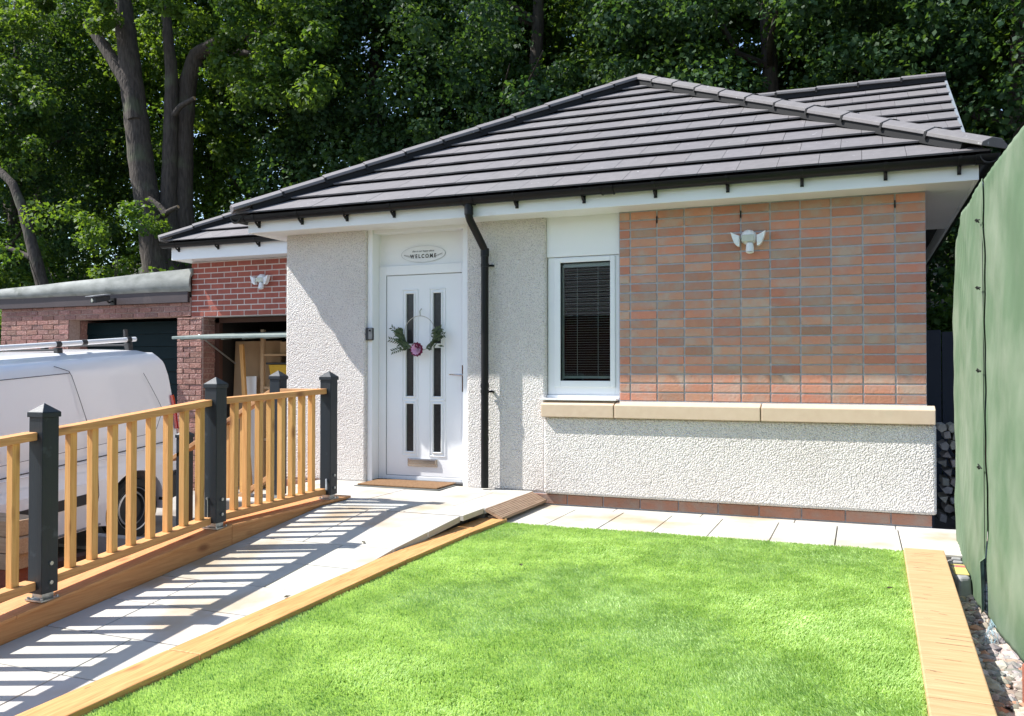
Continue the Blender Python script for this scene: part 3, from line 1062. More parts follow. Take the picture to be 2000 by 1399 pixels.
mb.box(lx0, lx1, DY - 0.004, DY + 0.03, lz1, lz1 + 0.004)
mb.box(lx0, lx1, DY - 0.004, DY + 0.03, lz0 - 0.005, lz0)
sub(mb, 'seal', M['inkgrey'], door)
mb = MB()
mb.box(-4.03, -3.715, DY - 0.016, DY - 0.001, 0.262, 0.335)
mb.box(-4.018, -3.727, DY - 0.022, DY - 0.0165, 0.285, 0.328)
sub(mb, 'letterbox', M['chrome'], door, bevel=0.004)
mb = MB()
mb.box(-3.452, -3.424, DY - 0.024, DY - 0.013, 0.975, 1.225)
mb.tube([(-3.438, DY - 0.02, 1.135), (-3.438, DY - 0.065, 1.135), (-3.46, DY - 0.07, 1.136), (-3.565, DY - 0.066, 1.138)], [0.009, 0.009, 0.0085, 0.006], 8)
mb.tube([(-3.438, DY - 0.03, 1.07), (-3.438, DY - 0.012, 1.07)], 0.011, 10)
sub(mb, 'handle', M['chrome'], door, smooth=True)
mb = MB()
mb.box(-4.36, -3.38, 7.205, DY + 0.05, 0.1135, 0.1295)
sub(mb, 'threshold', M['trim'], door)

# eaves: fascia, soffit, gutter
FY, FX0, FX1 = 6.865, -5.56, 0.785
FZ0, FZ1 = 2.52, 2.675
mb = MB()
mb.box(FX0, FX1, FY, FY + 0.02, FZ0, FZ1)
mb.box(FX0, FX0 + 0.02, FY + 0.0205, 10.5, FZ0, FZ1)
mb.box(FX1 - 0.02, FX1, FY + 0.0205, 13.6, FZ0, FZ1)
hp(mb, 'fascia', M['whitefascia'], bevel=0.003)
mb = MB()
mb.box(FX0 + 0.021, FX1 - 0.021, FY + 0.021, 7.45, FZ0 + 0.006, FZ0 + 0.02)
mb.box(FX0 + 0.021, -5.0, 7.4505, 10.4, FZ0 + 0.006, FZ0 + 0.02)
mb.box(0.2, FX1 - 0.021, 7.4505, 9.15, FZ0 + 0.006, FZ0 + 0.02)
hp(mb, 'soffit', M['whitefascia'])


def gutter_profile(r=0.056, t=0.005, n=10):
    o_ = [(r * math.cos(a), r * math.sin(a)) for a in [math.pi + math.pi * k / n for k in range(n + 1)]]
    i_ = [((r - t) * math.cos(a), (r - t) * math.sin(a) + 0.001) for a in [2 * math.pi - math.pi * k / n for k in range(n + 1)]]
    return o_ + i_


def gutter(x0, x1, y, z, brackets, unions, ends, name_parent, partfn, fasc):
    mb = MB()
    mb.sweep(gutter_profile(), (x0, y, z), (x1, y, z), (0, 1, 0), (0, 0, 1))
    for x in ends:
        h = [(0.056 * math.cos(a), 0.056 * math.sin(a)) for a in [math.pi + math.pi * k / 10 for k in range(11)]]
        mb.sweep(h, (x - 0.002, y, z), (x + 0.002, y, z), (0, 1, 0), (0, 0, 1))
    g_ = partfn(mb, 'gutter', M['black'], smooth=True, angle=50)
    for x in unions:
        mb = MB()
        mb.sweep(gutter_profile(0.062, 0.0055), (x - 0.055, y, z + 0.001), (x + 0.055, y, z + 0.001), (0, 1, 0), (0, 0, 1))
        mb.sweep(gutter_profile(0.066, 0.004), (x - 0.052, y, z + 0.001), (x - 0.044, y, z + 0.001), (0, 1, 0), (0, 0, 1))
        mb.sweep(gutter_profile(0.066, 0.004), (x + 0.044, y, z + 0.001), (x + 0.052, y, z + 0.001), (0, 1, 0), (0, 0, 1))
        c = mb.build('gutter_union', M['black'], None, smooth=True, angle=50)
        c.parent = g_
    for x in brackets:
        mb = MB()
        mb.sweep(gutter_profile(0.0615, 0.005), (x - 0.011, y, z + 0.003), (x + 0.011, y, z + 0.003), (0, 1, 0), (0, 0, 1))
        mb.tube([(x, y - 0.01, z - 0.060), (x, y + 0.015, z - 0.078), (x, fasc - 0.014, z - 0.092)], [0.009, 0.011, 0.012], 8)
        mb.box(x - 0.013, x + 0.013, fasc - 0.014, fasc - 0.0008, z - 0.108, z + 0.01)
        c = mb.build('gutter_bracket', M['black'], None)
        c.parent = g_
    return g_


GY, GZ = 6.806, 2.672
gutter(-5.63, 0.845, GY, GZ, [-5.42, -4.92, -4.42, -3.92, -2.72, -2.12, -1.52, -0.95, -0.4, 0.18, 0.66], [-3.15, -1.9], [-5.632, 0.847], house, hp, FY)
mb = MB()
mb.sweep(gutter_profile(), (-5.615, GY + 0.06, GZ), (-5.615, 10.4, GZ), (1, 0, 0), (0, 0, 1))
hp(mb, 'side_gutter', M['black'], smooth=True, angle=50)
mb = MB()
mb.sweep(gutter_profile(), (0.84, GY + 0.06, GZ), (0.84, 13.6, GZ), (1, 0, 0), (0, 0, 1))
hp(mb, 'side_gutter', M['black'], smooth=True, angle=50)
for (cx_, sx_) in ((-5.615, -1), (0.84, 1)):
    mb = MB()
    mb.sweep(gutter_profile(0.063, 0.006), (cx_ - 0.085 * sx_, GY, GZ + 0.002), (cx_ + 0.066 * sx_, GY, GZ + 0.002), (0, 1, 0), (0, 0, 1))
    mb.sweep(gutter_profile(0.063, 0.006), (cx_, GY - 0.062, GZ + 0.001), (cx_, GY + 0.11, GZ + 0.001), (1, 0, 0), (0, 0, 1))
    hp(mb, 'gutter_corner', M['black'], smooth=True, angle=50)
# downpipe
mb = MB()
PXp, PYp = -3.122, 7.088
mb.tube([(-3.15, GY, GZ - 0.04), (-3.15, GY, 2.515), (-3.148, GY + 0.015, 2.49), (-3.126, PYp - 0.03, 2.285), (PXp, PYp, 2.25), (PXp, PYp, 0.125)], [0.034] * 6, 16)
dp = hp(mb, 'downpipe', M['black'], smooth=True, angle=30)
for (z0, z1) in [(2.53, 2.60), (2.20, 2.27), (1.02, 1.06)]:
    mb = MB()
    x_ = -3.15 if z0 > 2.4 else PXp
    y_ = GY if z0 > 2.4 else PYp
    mb.tube([(x_, y_, z0), (x_, y_, z1)], 0.039, 16)
    sub(mb, 'pipe_collar', M['black'], dp, smooth=True, angle=30)
for z in (2.12, 0.985):
    mb = MB()
    mb.tube([(PXp, PYp, z - 0.014), (PXp, PYp, z + 0.014)], 0.0385, 16)
    mb.box(PXp - 0.005, PXp + 0.062, PYp + 0.034, PYp + 0.05, z - 0.009, z + 0.009)
    mb.box(PXp + 0.04, PXp + 0.062, PYp + 0.048, 7.162, z - 0.009, z + 0.009)
    sub(mb, 'pipe_clip', M['black'], dp)

# roof
PR = R(30.4)
cp_, sp_ = math.cos(PR), math.sin(PR)


def clip(poly, a, b, c):
    """keep a*u+b*v+c>=0"""
    out = []
    for i in range(len(poly)):
        p, q = poly[i], poly[(i + 1) % len(poly)]
        fp, fq = a * p[0] + b * p[1] + c, a * q[0] + b * q[1] + c
        if fp >= 0: out.append(p)
        if fp * fq < 0:
            t = fp / (fp - fq)
            out.append((p[0] + (q[0] - p[0]) * t, p[1] + (q[1] - p[1]) * t))
    return out


def tile_slope(mb, O, U, Vv, poly, gauge=0.345, tw=0.30, th=0.037, v_start=0.0):
    O, U, Vv = Vector(O), Vector(U), Vector(Vv)
    Nn = U.cross(Vv)
    if Nn.z < 0: Nn = -Nn
    us = [p[0] for p in poly]; vs = [p[1] for p in poly]
    area = sum(poly[i][0] * poly[(i + 1) % len(poly)][1] - poly[(i + 1) % len(poly)][0] * poly[i][1] for i in range(len(poly)))
    sg = 1 if area > 0 else -1
    hp_ = []
    for i in range(len(poly)):
        p, q = poly[i], poly[(i + 1) % len(poly)]
        ex, ey = q[0] - p[0], q[1] - p[1]
        a, b = -ey * sg, ex * sg
        hp_.append((a, b, -(a * p[0] + b * p[1])))
    i = 0
    v = v_start
    while v < max(vs):
        u = min(us) - (0.15 if i % 2 else 0) - 0.02
        while u < max(us):
            v1 = v + gauge + 0.02
            rect = [(u + 0.0015, v), (u + tw - 0.0015, v), (u + tw - 0.0015, v1), (u + 0.0015, v1)]
            for h in hp_:
                if rect: rect = clip(rect, *h)
            if len(rect) >= 3:
                j = random.uniform(-0.0012, 0.0012)

                def H(vv): return th * (1 - (vv - v) / gauge * 0.93) + 0.003 + j
                top = [O + U * p[0] + Vv * p[1] + Nn * H(p[1]) for p in rect]
                bot = [O + U * p[0] + Vv * p[1] + Nn * (H(p[1]) - 0.015 * (1 - 0.7 * (p[1] - v) / gauge)) for p in rect]
                mb.prism(bot, top, jit(0.05))
            u += tw
        v += gauge
        i += 1
    b0 = mb.pts([O + U * p[0] + Vv * p[1] - Nn * 0.012 for p in poly])
    mb.face([b0 + k for k in range(len(poly))], (0.2, 0.2, 0.2))


EX0, EX1, EY, EZ = -5.66, 0.845, 6.82, 2.685
W_ = EX1 - EX0
HW = W_ / 2
SL = HW / cp_
RX = (EX0 + EX1) / 2
RZ = EZ + HW * math.tan(PR)
YB = 11.4
mb = MB()
tile_slope(mb, (EX0, EY, EZ), (1, 0, 0), (0, cp_, sp_), [(0, 0), (W_, 0), (W_ / 2, SL)])
roof = hp(mb, 'roof', M['tile'], bevel=0.0025, seg=1)
mb = MB()
tile_slope(mb, (EX0, EY, EZ), (0, 1, 0), (cp_, 0, sp_), [(0, 0), (6.2, 0), (6.2, SL), (HW, SL)])
tile_slope(mb, (EX1, EY, EZ), (0, 1, 0), (-cp_, 0, sp_), [(0, 0), (6.2, 0), (6.2, SL), (HW, SL)])
sub(mb, 'side_slope', M['tile'], roof)
# rear cross roof with gable towards the right
mb = MB()
rY0 = YB - HW
tile_slope(mb, (-3.2, rY0, EZ + 0.02), (1, 0, 0), (0, cp_, sp_), [(0, 0), (4.15, 0), (4.15, SL), (0, SL)])
tile_slope(mb, (-3.2, YB + HW, EZ + 0.02), (1, 0, 0), (0, -cp_, sp_), [(0, 0), (4.15, 0), (4.15, SL), (0, SL)])
sub(mb, 'rear_slope', M['tile'], roof)
mb = MB()                                            # verge trim and gable wall
for s_ in (0, 1):
    p0 = Vector((0.955, rY0, EZ)); p1 = Vector((0.955, YB, RZ + 0.02))
    if s_: p0 = Vector((0.955, YB + HW, EZ))
    d_ = (p1 - p0).normalized()
    n_ = Vector((0, -d_.z, d_.y)) if not s_ else Vector((0, d_.z, -d_.y))
    if n_.z < 0: n_ = -n_
    mb.sweep([(-0.012, -0.09), (0.012, -0.09), (0.012, 0.036), (-0.012, 0.036)], p0, p1, (1, 0, 0), n_)
sub(mb, 'verge_trim', mat('grey white verge', (0.2, 0.23, 0.26), (0.16, 0.18, 0.2), 6, 0.6), roof)
mb = MB()
mb.prism([(0.44, rY0 + 0.35, EZ), (0.44, YB, RZ - 0.1), (0.44, YB + HW - 0.3, EZ)], [(0.47, rY0 + 0.35, EZ), (0.47, YB, RZ - 0.1), (0.47, YB + HW - 0.3, EZ)])
hp(mb, 'gable', M['render'])

CAP = [(-0.125, 0.022), (-0.125, 0.050), (-0.05, 0.088), (0.05, 0.088), (0.125, 0.050), (0.125, 0.022)]


def caps(P0, P1, n_, parent, side=None, over=0.0):
    P0, P1 = Vector(P0), Vector(P1)
    D = (P1 - P0)
    Lt = D.length
    D.normalize()
    Sd = D.cross(Vector((0, 0, 1))).normalized()
    Up = Sd.cross(D).normalized()
    if Up.z < 0: Up = -Up
    step = Lt / n_
    for i in range(n_):
        mb = MB()
        a = P0 + D * (i * step - (over if i == 0 else 0)); b_ = P0 + D * ((i + 1) * step - 0.006)
        j = random.uniform(-0.002, 0.002)
        mb.sweep([(p, q + j) for p, q in CAP], a + Up * 0.006, b_ - Up * 0.003, Sd, Up, jit(0.05))
        o = mb.build('ridge_tile', M['tile'], None, bevel=0.004, seg=2)
        o.parent = parent
        o['label'] = 'angled grey hip and ridge tile'
    mb = MB()
    mb.sweep([(-0.105, -0.035), (-0.105, 0.03), (0.105, 0.03), (0.105, -0.035)], P0 + D * 0.12, P1, Sd, Up)
    for i in range(1, n_):
        mb.sweep([(-0.02, 0.03), (-0.02, 0.096), (0.02, 0.096), (0.02, 0.03)], P0 + D * (i * step - 0.007), P0 + D * (i * step + 0.0), Sd, Up)
        for s_ in (-1, 1):
            mb.sweep([(s_ * 0.128, 0.0), (s_ * 0.128, 0.052), (s_ * 0.11, 0.052), (s_ * 0.11, 0.0)], P0 + D * (i * step - 0.016), P0 + D * (i * step + 0.008), Sd, Up)
    o = mb.build('dry_hip_strip', M['underlay'], None)
    o.parent = parent


apex = Vector((RX, EY + HW, RZ + 0.03))
caps((EX0 + 0.02, EY + 0.02, EZ + 0.035), apex, 11, roof, over=0.06)
caps((EX1 - 0.02, EY + 0.02, EZ + 0.035), apex, 11, roof, over=0.06)
caps(apex + Vector((0, 0.02, 0)), (RX, YB, RZ + 0.03), 3, roof)
caps((RX, YB, RZ + 0.032), (0.96, YB, RZ + 0.032), 7, roof)

# ---------------------------------------------------------------- attached red brick garage wing
GYF = 9.5
wing = empty('garage_wing', (-7.0, 11.0, -0.5), 'red brick garage wing left of the bungalow with an open garage door', 'garage')


def brick_wall(mb, x0, x1, z0, z1, y, bw=0.225, bh=0.075, m=0.010, depth=0.02, off=0, jy=0.0015, a=0.12, nb=0, top=True):
    r_ = 0
    z = z0
    while z < z1 - 0.02:
        zt_ = min(z + bh - m, z1)
        x = x0 - (bw / 2 if (r_ + nb) % 2 else 0) - off
        while x < x1 - 0.01:
            xa, xb = max(x, x0), min(x + bw - m, x1)
            if xb - xa > 0.02:
                dy = random.uniform(-jy, jy)
                mb.box(xa, xb, y + dy, y + depth, z, zt_, jit(a))
            x += bw
        z += bh
        r_ += 1


mb = MB()
brick_wall(mb, -8.66, -5.34, 1.93, 2.69, GYF, bw=0.228, bh=0.0755, m=0.014)
wpart(mb, 'brick_wall', M['brick_red'], wing, bevel=0.003)
mb = MB()
mb.box(-8.66, -5.34, GYF + 0.004, GYF + 0.2, 1.922, 2.69)
wpart(mb, 'mortar_bed', M['mortar_l'], wing)
mb = MB()
brick_wall(mb, -8.90, -8.47, -0.6, 1.915, GYF - 0.012, bw=0.225, bh=0.0755, jy=0.006, a=0.18)
mb2 = MB()
# the return of the pier, facing the open garage
r_ = 0
z = -0.6
while z < 1.90:
    y = GYF + 0.005 + (0.11 if r_ % 2 else 0)
    mb.box(-8.49, -8.452 + random.uniform(-0.004, 0.004), GYF + 0.012, min(y + 0.1, GYF + 0.2), z, z + 0.0655, jit(0.15))
    mb.box(-8.49, -8.452 + random.uniform(-0.004, 0.004), min(y + 0.11, GYF + 0.19), GYF + 0.24, z, z + 0.0655, jit(0.15))
    z += 0.0755
    r_ += 1
wpart(mb, 'brick_pier', M['brick_rough'], wing, bevel=0.005)
mb = MB()
mb.box(-8.895, -8.46, GYF + 0.003, GYF + 0.238, -0.6, 1.918)
wpart(mb, 'pier_core', M['mortar_r'], wing)
mb = MB()
mb.box(-8.45, -5.34, 12.8, 12.9, -0.6, 2.6)
mb.box(-8.55, -8.45, GYF + 0.25, 12.9, -0.6, 2.6)
mb.box(-5.44, -5.335, GYF + 0.1, 12.9, -0.6, 2.6)
mb.box(-8.5, -5.34, GYF + 0.1, 12.9, 2.3, 2.35)
wpart(mb, 'garage_lining', M['dark'], wing)
mb = MB()
mb.box(-8.45, -5.44, GYF, 12.8, -0.6, -0.465)
wpart(mb, 'garage_floor', M['concrete'], wing)
mb = MB()
mb.box(-8.45, -8.38, GYF + 0.24, GYF + 0.31, -0.465, 1.915)
mb.box(-8.45, -5.45, GYF + 0.24, GYF + 0.31, 1.85, 1.92)
wpart(mb, 'door_frame', M['rust'], wing)
# fascia, gutter, roof of the wing
WFY, WFX, WZ0, WZ1 = 9.22, -8.76, 2.69, 2.86
mb = MB()
mb.box(WFX, -5.57, WFY, WFY + 0.02, WZ0, WZ1)
mb.box(WFX, WFX + 0.02, WFY + 0.021, 13.4, WZ0, WZ1)
wpart(mb, 'fascia', M['whitefascia'], wing, bevel=0.003)
mb = MB()
mb.box(WFX + 0.021, -5.34, WFY + 0.021, GYF + 0.2, WZ0 + 0.005, WZ0 + 0.018)
wpart(mb, 'soffit', M['whitefascia'], wing)


def wingpart(mb, name, m, **k):
    return wpart(mb, name, m, wing, **k)


gutter(-8.86, -5.40, 9.16, 2.905, [-8.62, -7.95, -7.28, -6.6], [], [-8.862], wing, wingpart, WFY)
mb = MB()
WE = Vector((-8.88, 9.17, 2.92))
Wd = YB - 9.17
WSL = Wd / cp_
tile_slope(mb, WE, (1, 0, 0), (0, cp_, sp_), [(0, 0), (3.6, 0), (3.6, WSL), (Wd, WSL)])
wr = wpart(mb, 'roof', M['tile'], wing, bevel=0.0025, seg=1)
mb = MB()
tile_slope(mb, WE, (0, 1, 0), (cp_, 0, sp_), [(0, 0), (4.4, 0), (2.2, 2.2 / cp_)])
o = mb.build('side_slope', M['tile'], None); o.parent = wr
caps(WE + Vector((0.02, 0.02, 0.035)), (-8.88 + Wd, YB, 2.92 + Wd * math.tan(PR) + 0.03), 8, wr, over=0.05)

# open up-and-over door
od = empty('up_and_over_door', (-6.9, 8.9, 1.6), 'open green grey up and over garage door jutting out level under the red brick wall', 'garage door')
mb = MB()
xa, xb = -8.33, -5.5
mb.hexa([(xa, 8.78, 1.585), (xb, 8.78, 1.585), (xb, 11.0, 1.76), (xa, 11.0, 1.76), (xa, 8.78, 1.622), (xb, 8.78, 1.622), (xb, 11.0, 1.80), (xa, 11.0, 1.80)])
wpart(mb, 'door_panel', M['greendoor'], od, bevel=0.006)
mb = MB()
for i in range(9):
    x = xa + 0.1 + i * 0.33
    mb.hexa([(x, 8.83, 1.572), (x + 0.05, 8.83, 1.572), (x + 0.05, 10.9, 1.735), (x, 10.9, 1.735), (x, 8.83, 1.588), (x + 0.05, 8.83, 1.588), (x + 0.05, 10.9, 1.751), (x, 10.9, 1.751)])
wpart(mb, 'stiffener', M['greendoor'], od)
mb = MB()
mb.tube([(-8.35, 9.3, 1.66), (-8.35, 10.2, 1.2)], 0.012, 6)
wpart(mb, 'lifting_arm', M['galv'], od)

# things inside the open garage
def solid(name, m, label, cat, boxes, group=None, bevel=0.003, loc=None, rot=None):
    xs_ = [b[0] for b in boxes] + [b[1] for b in boxes]; ys_ = [b[2] for b in boxes] + [b[3] for b in boxes]; zs_ = [b[4] for b in boxes]
    c = Vector((sum(xs_) / len(xs_), sum(ys_) / len(ys_), min(zs_)))
    mb = MB()
    for b in boxes:
        mb.box(b[0] - c.x, b[1] - c.x, b[2] - c.y, b[3] - c.y, b[4] - c.z, b[5] - c.z, jit(0.05))
    o = mb.build(name, m, None, bevel=bevel)
    o.location = c
    if rot: o.rotation_euler = rot
    tag(o, label, cat, group)
    return o


solid('fibreboard_sheet', M['cardboard'], 'large brown fibreboard sheet standing upright inside the open garage', 'board', [(-8.36, -7.56, 9.95, 9.975, -0.46, 1.60)], rot=(R(-3), 0, 0))
solid('fibreboard_sheet', M['cardboard'], 'darker brown fibreboard sheet behind the leaning batten in the open garage', 'board', [(-7.95, -7.05, 10.25, 10.27, -0.46, 1.6)], rot=(R(-2), 0, 0))
solid('plasterboard_offcut', M['white'], 'narrow pale offcut panel leaning upright in the open garage', 'panel', [(-8.02, -7.82, 9.80, 9.82, -0.46, 1.10)], rot=(R(-4), R(-2), 0))
solid('timber_batten', M['baluster'], 'light timber batten leaning at an angle in the open garage doorway', 'batten', [(-7.86, -7.80, 9.72, 9.76, -0.46, 1.56)], rot=(R(-3), R(-7), 0))
root = empty('yellow_crate', (-6.9, 10.2, -0.46), 'yellow plastic storage crate on a shelf at the right of the open garage', 'crate')
mb = MB()
mb.prism([(-7.62, 9.93, 0.96), (-6.9, 9.93, 0.96), (-6.9, 10.4, 0.96), (-7.62, 10.4, 0.96)], [(-7.66, 9.9, 1.26), (-6.86, 9.9, 1.26), (-6.86, 10.43, 1.26), (-7.66, 10.43, 1.26)])
wpart(mb, 'crate_body', M['yellow'], root, bevel=0.01)
mb = MB()
mb.box(-7.69, -6.83, 9.88, 10.45, 1.262, 1.29)
wpart(mb, 'lid', M['trim'], root, bevel=0.006)
solid('storage_shelf', M['cardboard'], 'rough wooden shelving holding a crate at the right of the open garage', 'shelf',
      [(-7.72, -5.6, 9.88, 10.5, 0.92, 0.955), (-7.78, -7.725, 9.88, 9.93, -0.46, 1.75), (-7.72, -5.6, 9.88, 10.5, 1.38, 1.41), (-5.6, -5.55, 9.88, 9.93, -0.46, 1.75), (-7.72, -5.6, 9.88, 10.5, 0.2, 0.235)])
solid('cardboard_box', M['cardboard'], 'brown cardboard box on the top shelf above the yellow crate in the garage', 'box', [(-7.5, -6.8, 9.95, 10.4, 1.412, 1.58)])
solid('bin', M['trim'], 'black bin on the floor inside the open garage', 'bin', [(-7.1, -6.7, 9.62, 9.86, -0.46, 0.2)], bevel=0.03)

# ---------------------------------------------------------------- flat roofed garage
fg = empty('flat_roof_garage', (-10.7, 11.0, -0.5), 'old brown brick garage with a flat felt roof and closed dark teal door', 'garage')
Y2 = GYF
mb = MB()
brick_wall(mb, -12.42, -10.99, -0.6, 1.935, Y2 - 0.004, jy=0.006, a=0.2)
brick_wall(mb, -12.42, -8.665, 1.94, 2.13, Y2 - 0.003, jy=0.005, a=0.2)
wpart(mb, 'brick_wall', M['brick_rough'], fg, bevel=0.005)
mb = MB()
mb.box(-12.42, -10.99, Y2 + 0.008, Y2 + 0.2, -0.6, 1.935)
mb.box(-12.42, -8.67, Y2 + 0.008, Y2 + 0.2, 1.936, 2.20)
wpart(mb, 'mortar_bed', M['mortar_r'], fg)
mb = MB()
mb.box(-11.03, -10.985, Y2 + 0.21, Y2 + 0.62, -0.6, 1.93)
mb.box(-12.4, -12.2, Y2 + 0.21, 13, -0.6, 2.2)
mb.box(-12.2, -8.6, 12.9, 13, -0.6, 2.2)
wpart(mb, 'side_wall', M['brick_rough'], fg)
mb = MB()
for i in range(13):
    z = -0.5 + i * 0.185
    mb.prism([(-11.0, Y2 + 0.32, z), (-8.90, Y2 + 0.32, z), (-8.90, Y2 + 0.36, z), (-11.0, Y2 + 0.36, z)],
             [(-11.0, Y2 + 0.335, z + 0.182), (-8.90, Y2 + 0.335, z + 0.182), (-8.90, Y2 + 0.36, z + 0.182), (-11.0, Y2 + 0.36, z + 0.182)])
gd = wpart(mb, 'garage_door', M['teal'], fg)
mb = MB()
mb.box(-9.95, -9.80, Y2 + 0.30, Y2 + 0.32, 0.55, 0.58)
o = mb.build('handle', M['galv'], None); o.parent = gd
mb = MB()
mb.box(-12.6, -8.68, Y2 - 0.055, Y2 - 0.015, 2.13, 2.36)
wpart(mb, 'fascia', M['brownfascia'], fg, bevel=0.003)
mb = MB()                                            # drooping felt edge, built as a lofted strip
prof = lambda s: [(0.35 * 1, 0.02), (0.06, 0.02 + 0.03 * s), (-0.04, 0.0 + 0.03 * s), (-0.09, -0.05), (-0.105, -0.11), (-0.075, -0.155), (-0.06, -0.16), (-0.06, -0.13), (-0.075, -0.10), (-0.06, -0.05), (-0.02, -0.03), (0.35, -0.03)]
nseg = 26
rings = []
for i in range(nseg + 1):
    s_ = i / nseg
    x = -12.7 + (12.7 - 8.63) * s_
    base = 2.375 + 0.16 * s_ ** 1.3 * 0 + 0.0
    top = 2.43 + 0.145 * s_
    wobz = 0.002 * math.sin(i * 0.7)
    pr_ = [(yv, (top - 2.43) * (1 if zv > -0.02 else max(0, 1 + zv / 0.16)) + 2.43 + zv * 0.95 + wobz) for yv, zv in prof(s_)]
    rings.append(mb.pts([(x, Y2 + 0.015 + yv, zv + (0 if k not in (4, 5, 6) else 0.001 * math.sin(i * 0.9))) for k, (yv, zv) in enumerate(pr_)]))
m_ = 12
for i in range(nseg):
    for k in range(m_):
        l = (k + 1) % m_
        mb.face([rings[i] + k, rings[i] + l, rings[i + 1] + l, rings[i + 1] + k])
mb.face([rings[0] + k for k in range(m_)])
mb.face([rings[-1] + k for k in reversed(range(m_))])
mb.hexa([(-12.7, Y2 + 0.30, 2.30), (-8.66, Y2 + 0.30, 2.30), (-8.66, 13.2, 2.30), (-12.7, 13.2, 2.30), (-12.7, Y2 + 0.30, 2.44), (-8.66, Y2 + 0.30, 2.58), (-8.66, 13.2, 2.55), (-12.7, 13.2, 2.42)])
wpart(mb, 'felt_roof', M['felt'], fg, smooth=True, angle=50)
root = empty('security_camera', (-10.0, 9.36, 2.2), 'small black security camera on the brown fascia of the flat roofed garage', 'camera')
mb = MB()
mb.tube([(-10.0, 9.40, 2.19), (-9.98, 9.30, 2.15), (-9.99, 9.25, 2.2)], 0.014, 8)
mb.box(-10.03, -9.95, 9.37, 9.41, 2.12, 2.22)
wpart(mb, 'bracket', M['black'], root)
mb = MB()
mb.hexa([(-10.12, 9.10, 2.13), (-10.0, 9.08, 2.13), (-9.93, 9.28, 2.18), (-10.05, 9.30, 2.18), (-10.12, 9.10, 2.21), (-10.0, 9.08, 2.21), (-9.93, 9.28, 2.25), (-10.05, 9.30, 2.25)])
wpart(mb, 'camera_body', M['trim'], root, bevel=0.008)
mb = MB()
mb.hexa([(-10.15, 9.04, 2.217), (-9.97, 9.02, 2.217), (-9.9, 9.26, 2.262), (-10.08, 9.28, 2.262), (-10.15, 9.04, 2.227), (-9.97, 9.02, 2.227), (-9.9, 9.26, 2.272), (-10.08, 9.28, 2.272)])
wpart(mb, 'sun_hood', M['inkgrey'], root)
mb = MB()
mb.tube([(-10.06, 9.095, 2.17), (-10.065, 9.08, 2.169)], 0.028, 12)
wpart(mb, 'camera_lens', M['galv'], root)


# ---------------------------------------------------------------- wall lights, key safe, sign, wreath, mat
def security_light(x, y, z, label, s=1.0, tilt=0.0):
    root = empty('security_light', (x, y, z), label, 'security light', rot=(0, 0, tilt))
    k = s
    mb = MB()                                       # domed housing against the wall
    ringp = []
    for (yy_, r_) in ((0.0, 0.062), (-0.035, 0.060), (-0.06, 0.046), (-0.072, 0.02)):
        ringp.append(mb.pts([(r_ * k * math.cos(a) * 1.05, yy_ * k, r_ * k * math.sin(a) + 0.02 * k) for a in [2 * math.pi * i / 18 for i in range(18)]]))
    for i in range(3):
        for j in range(18):
            l = (j + 1) % 18
            mb.face([ringp[i] + j, ringp[i] + l, ringp[i + 1] + l, ringp[i + 1] + j])
    mb.face([ringp[0] + j for j in range(18)]); mb.face([ringp[3] + j for j in range(18)])
    mb.build('housing', M['white'], root, smooth=True, angle=50)
    for sg in (-1, 1):                              # two winged lamp heads
        mb = MB()
        out = []
        for t in range(7):
            a = t / 6
            out.append((sg * (0.068 + 0.068 * a) * k, (0.030 + 0.032 * a ** 1.3) * k))
        low = []
        for t in range(7):
            a = 1 - t / 6
            low.append((sg * (0.068 + 0.068 * a * 0.98) * k, (-0.055 + 0.112 * a ** 2.6) * k))
        pr_ = out + low
        d1 = -0.03 * k
        mb.prism([(px, d1 - 0.035 * k - 0.02 * k * abs(px / (0.13 * k)), pz) for px, pz in pr_], [(px, d1 + 0.01 * k, pz) for px, pz in pr_])
        hd = mb.build('lamp_head', M['white'], root, bevel=0.004 * k)
        mb = MB()
        mb.box(min(sg * 0.076, sg * 0.108) * k, max(sg * 0.076, sg * 0.108) * k, -0.086 * k, -0.076 * k, -0.03 * k, 0.028 * k)
        c = mb.build('lamp_lens', M['sign'], None); c.parent = hd
    mb = MB()
    mb.box(-0.05 * k, 0.045 * k, -0.079 * k, -0.0705 * k, -0.02 * k, 0.035 * k)
    mb.build('cover_plate', M['lens'], root, bevel=0.004 * k)
    mb = MB()                                       # motion sensor eye below
    mb.tube([(0.01 * k, -0.045 * k, -0.035 * k), (0.012 * k, -0.05 * k, -0.075 * k), (0.012 * k, -0.055 * k, -0.105 * k)], [0.028 * k, 0.032 * k, 0.031 * k], 16)
    mb.tube([(0.012 * k, -0.055 * k, -0.1055 * k), (0.012 * k, -0.055 * k, -0.114 * k)], [0.028 * k, 0.018 * k], 16)
    mb.build('motion_sensor', M['sign'], root, smooth=True, angle=40)
    return root


security_light(-0.825, 7.155, 2.225, 'white twin head security light on the orange brick panel of the bungalow')
security_light(-7.44, 9.493, 2.385, 'dusty white twin head security light on the red brick wall above the open garage', 1.06)

root = empty('key_safe', (-4.378, 7.19, 1.52), 'small black and grey key safe on the white reveal beside the front door', 'key safe')
mb = MB(); mb.box(-4.406, -4.330, 7.155, 7.196, 1.465, 1.585); wpart(mb, 'case', M['trim'], root, bevel=0.008)
mb = MB(); mb.box(-4.366, -4.326, 7.143, 7.158, 1.472, 1.58); wpart(mb, 'keypad', M['footgrey'], root, bevel=0.006)
mb = MB(); mb.box(-4.356, -4.336, 7.138, 7.1428, 1.548, 1.566); wpart(mb, 'dial', M['black'], root)

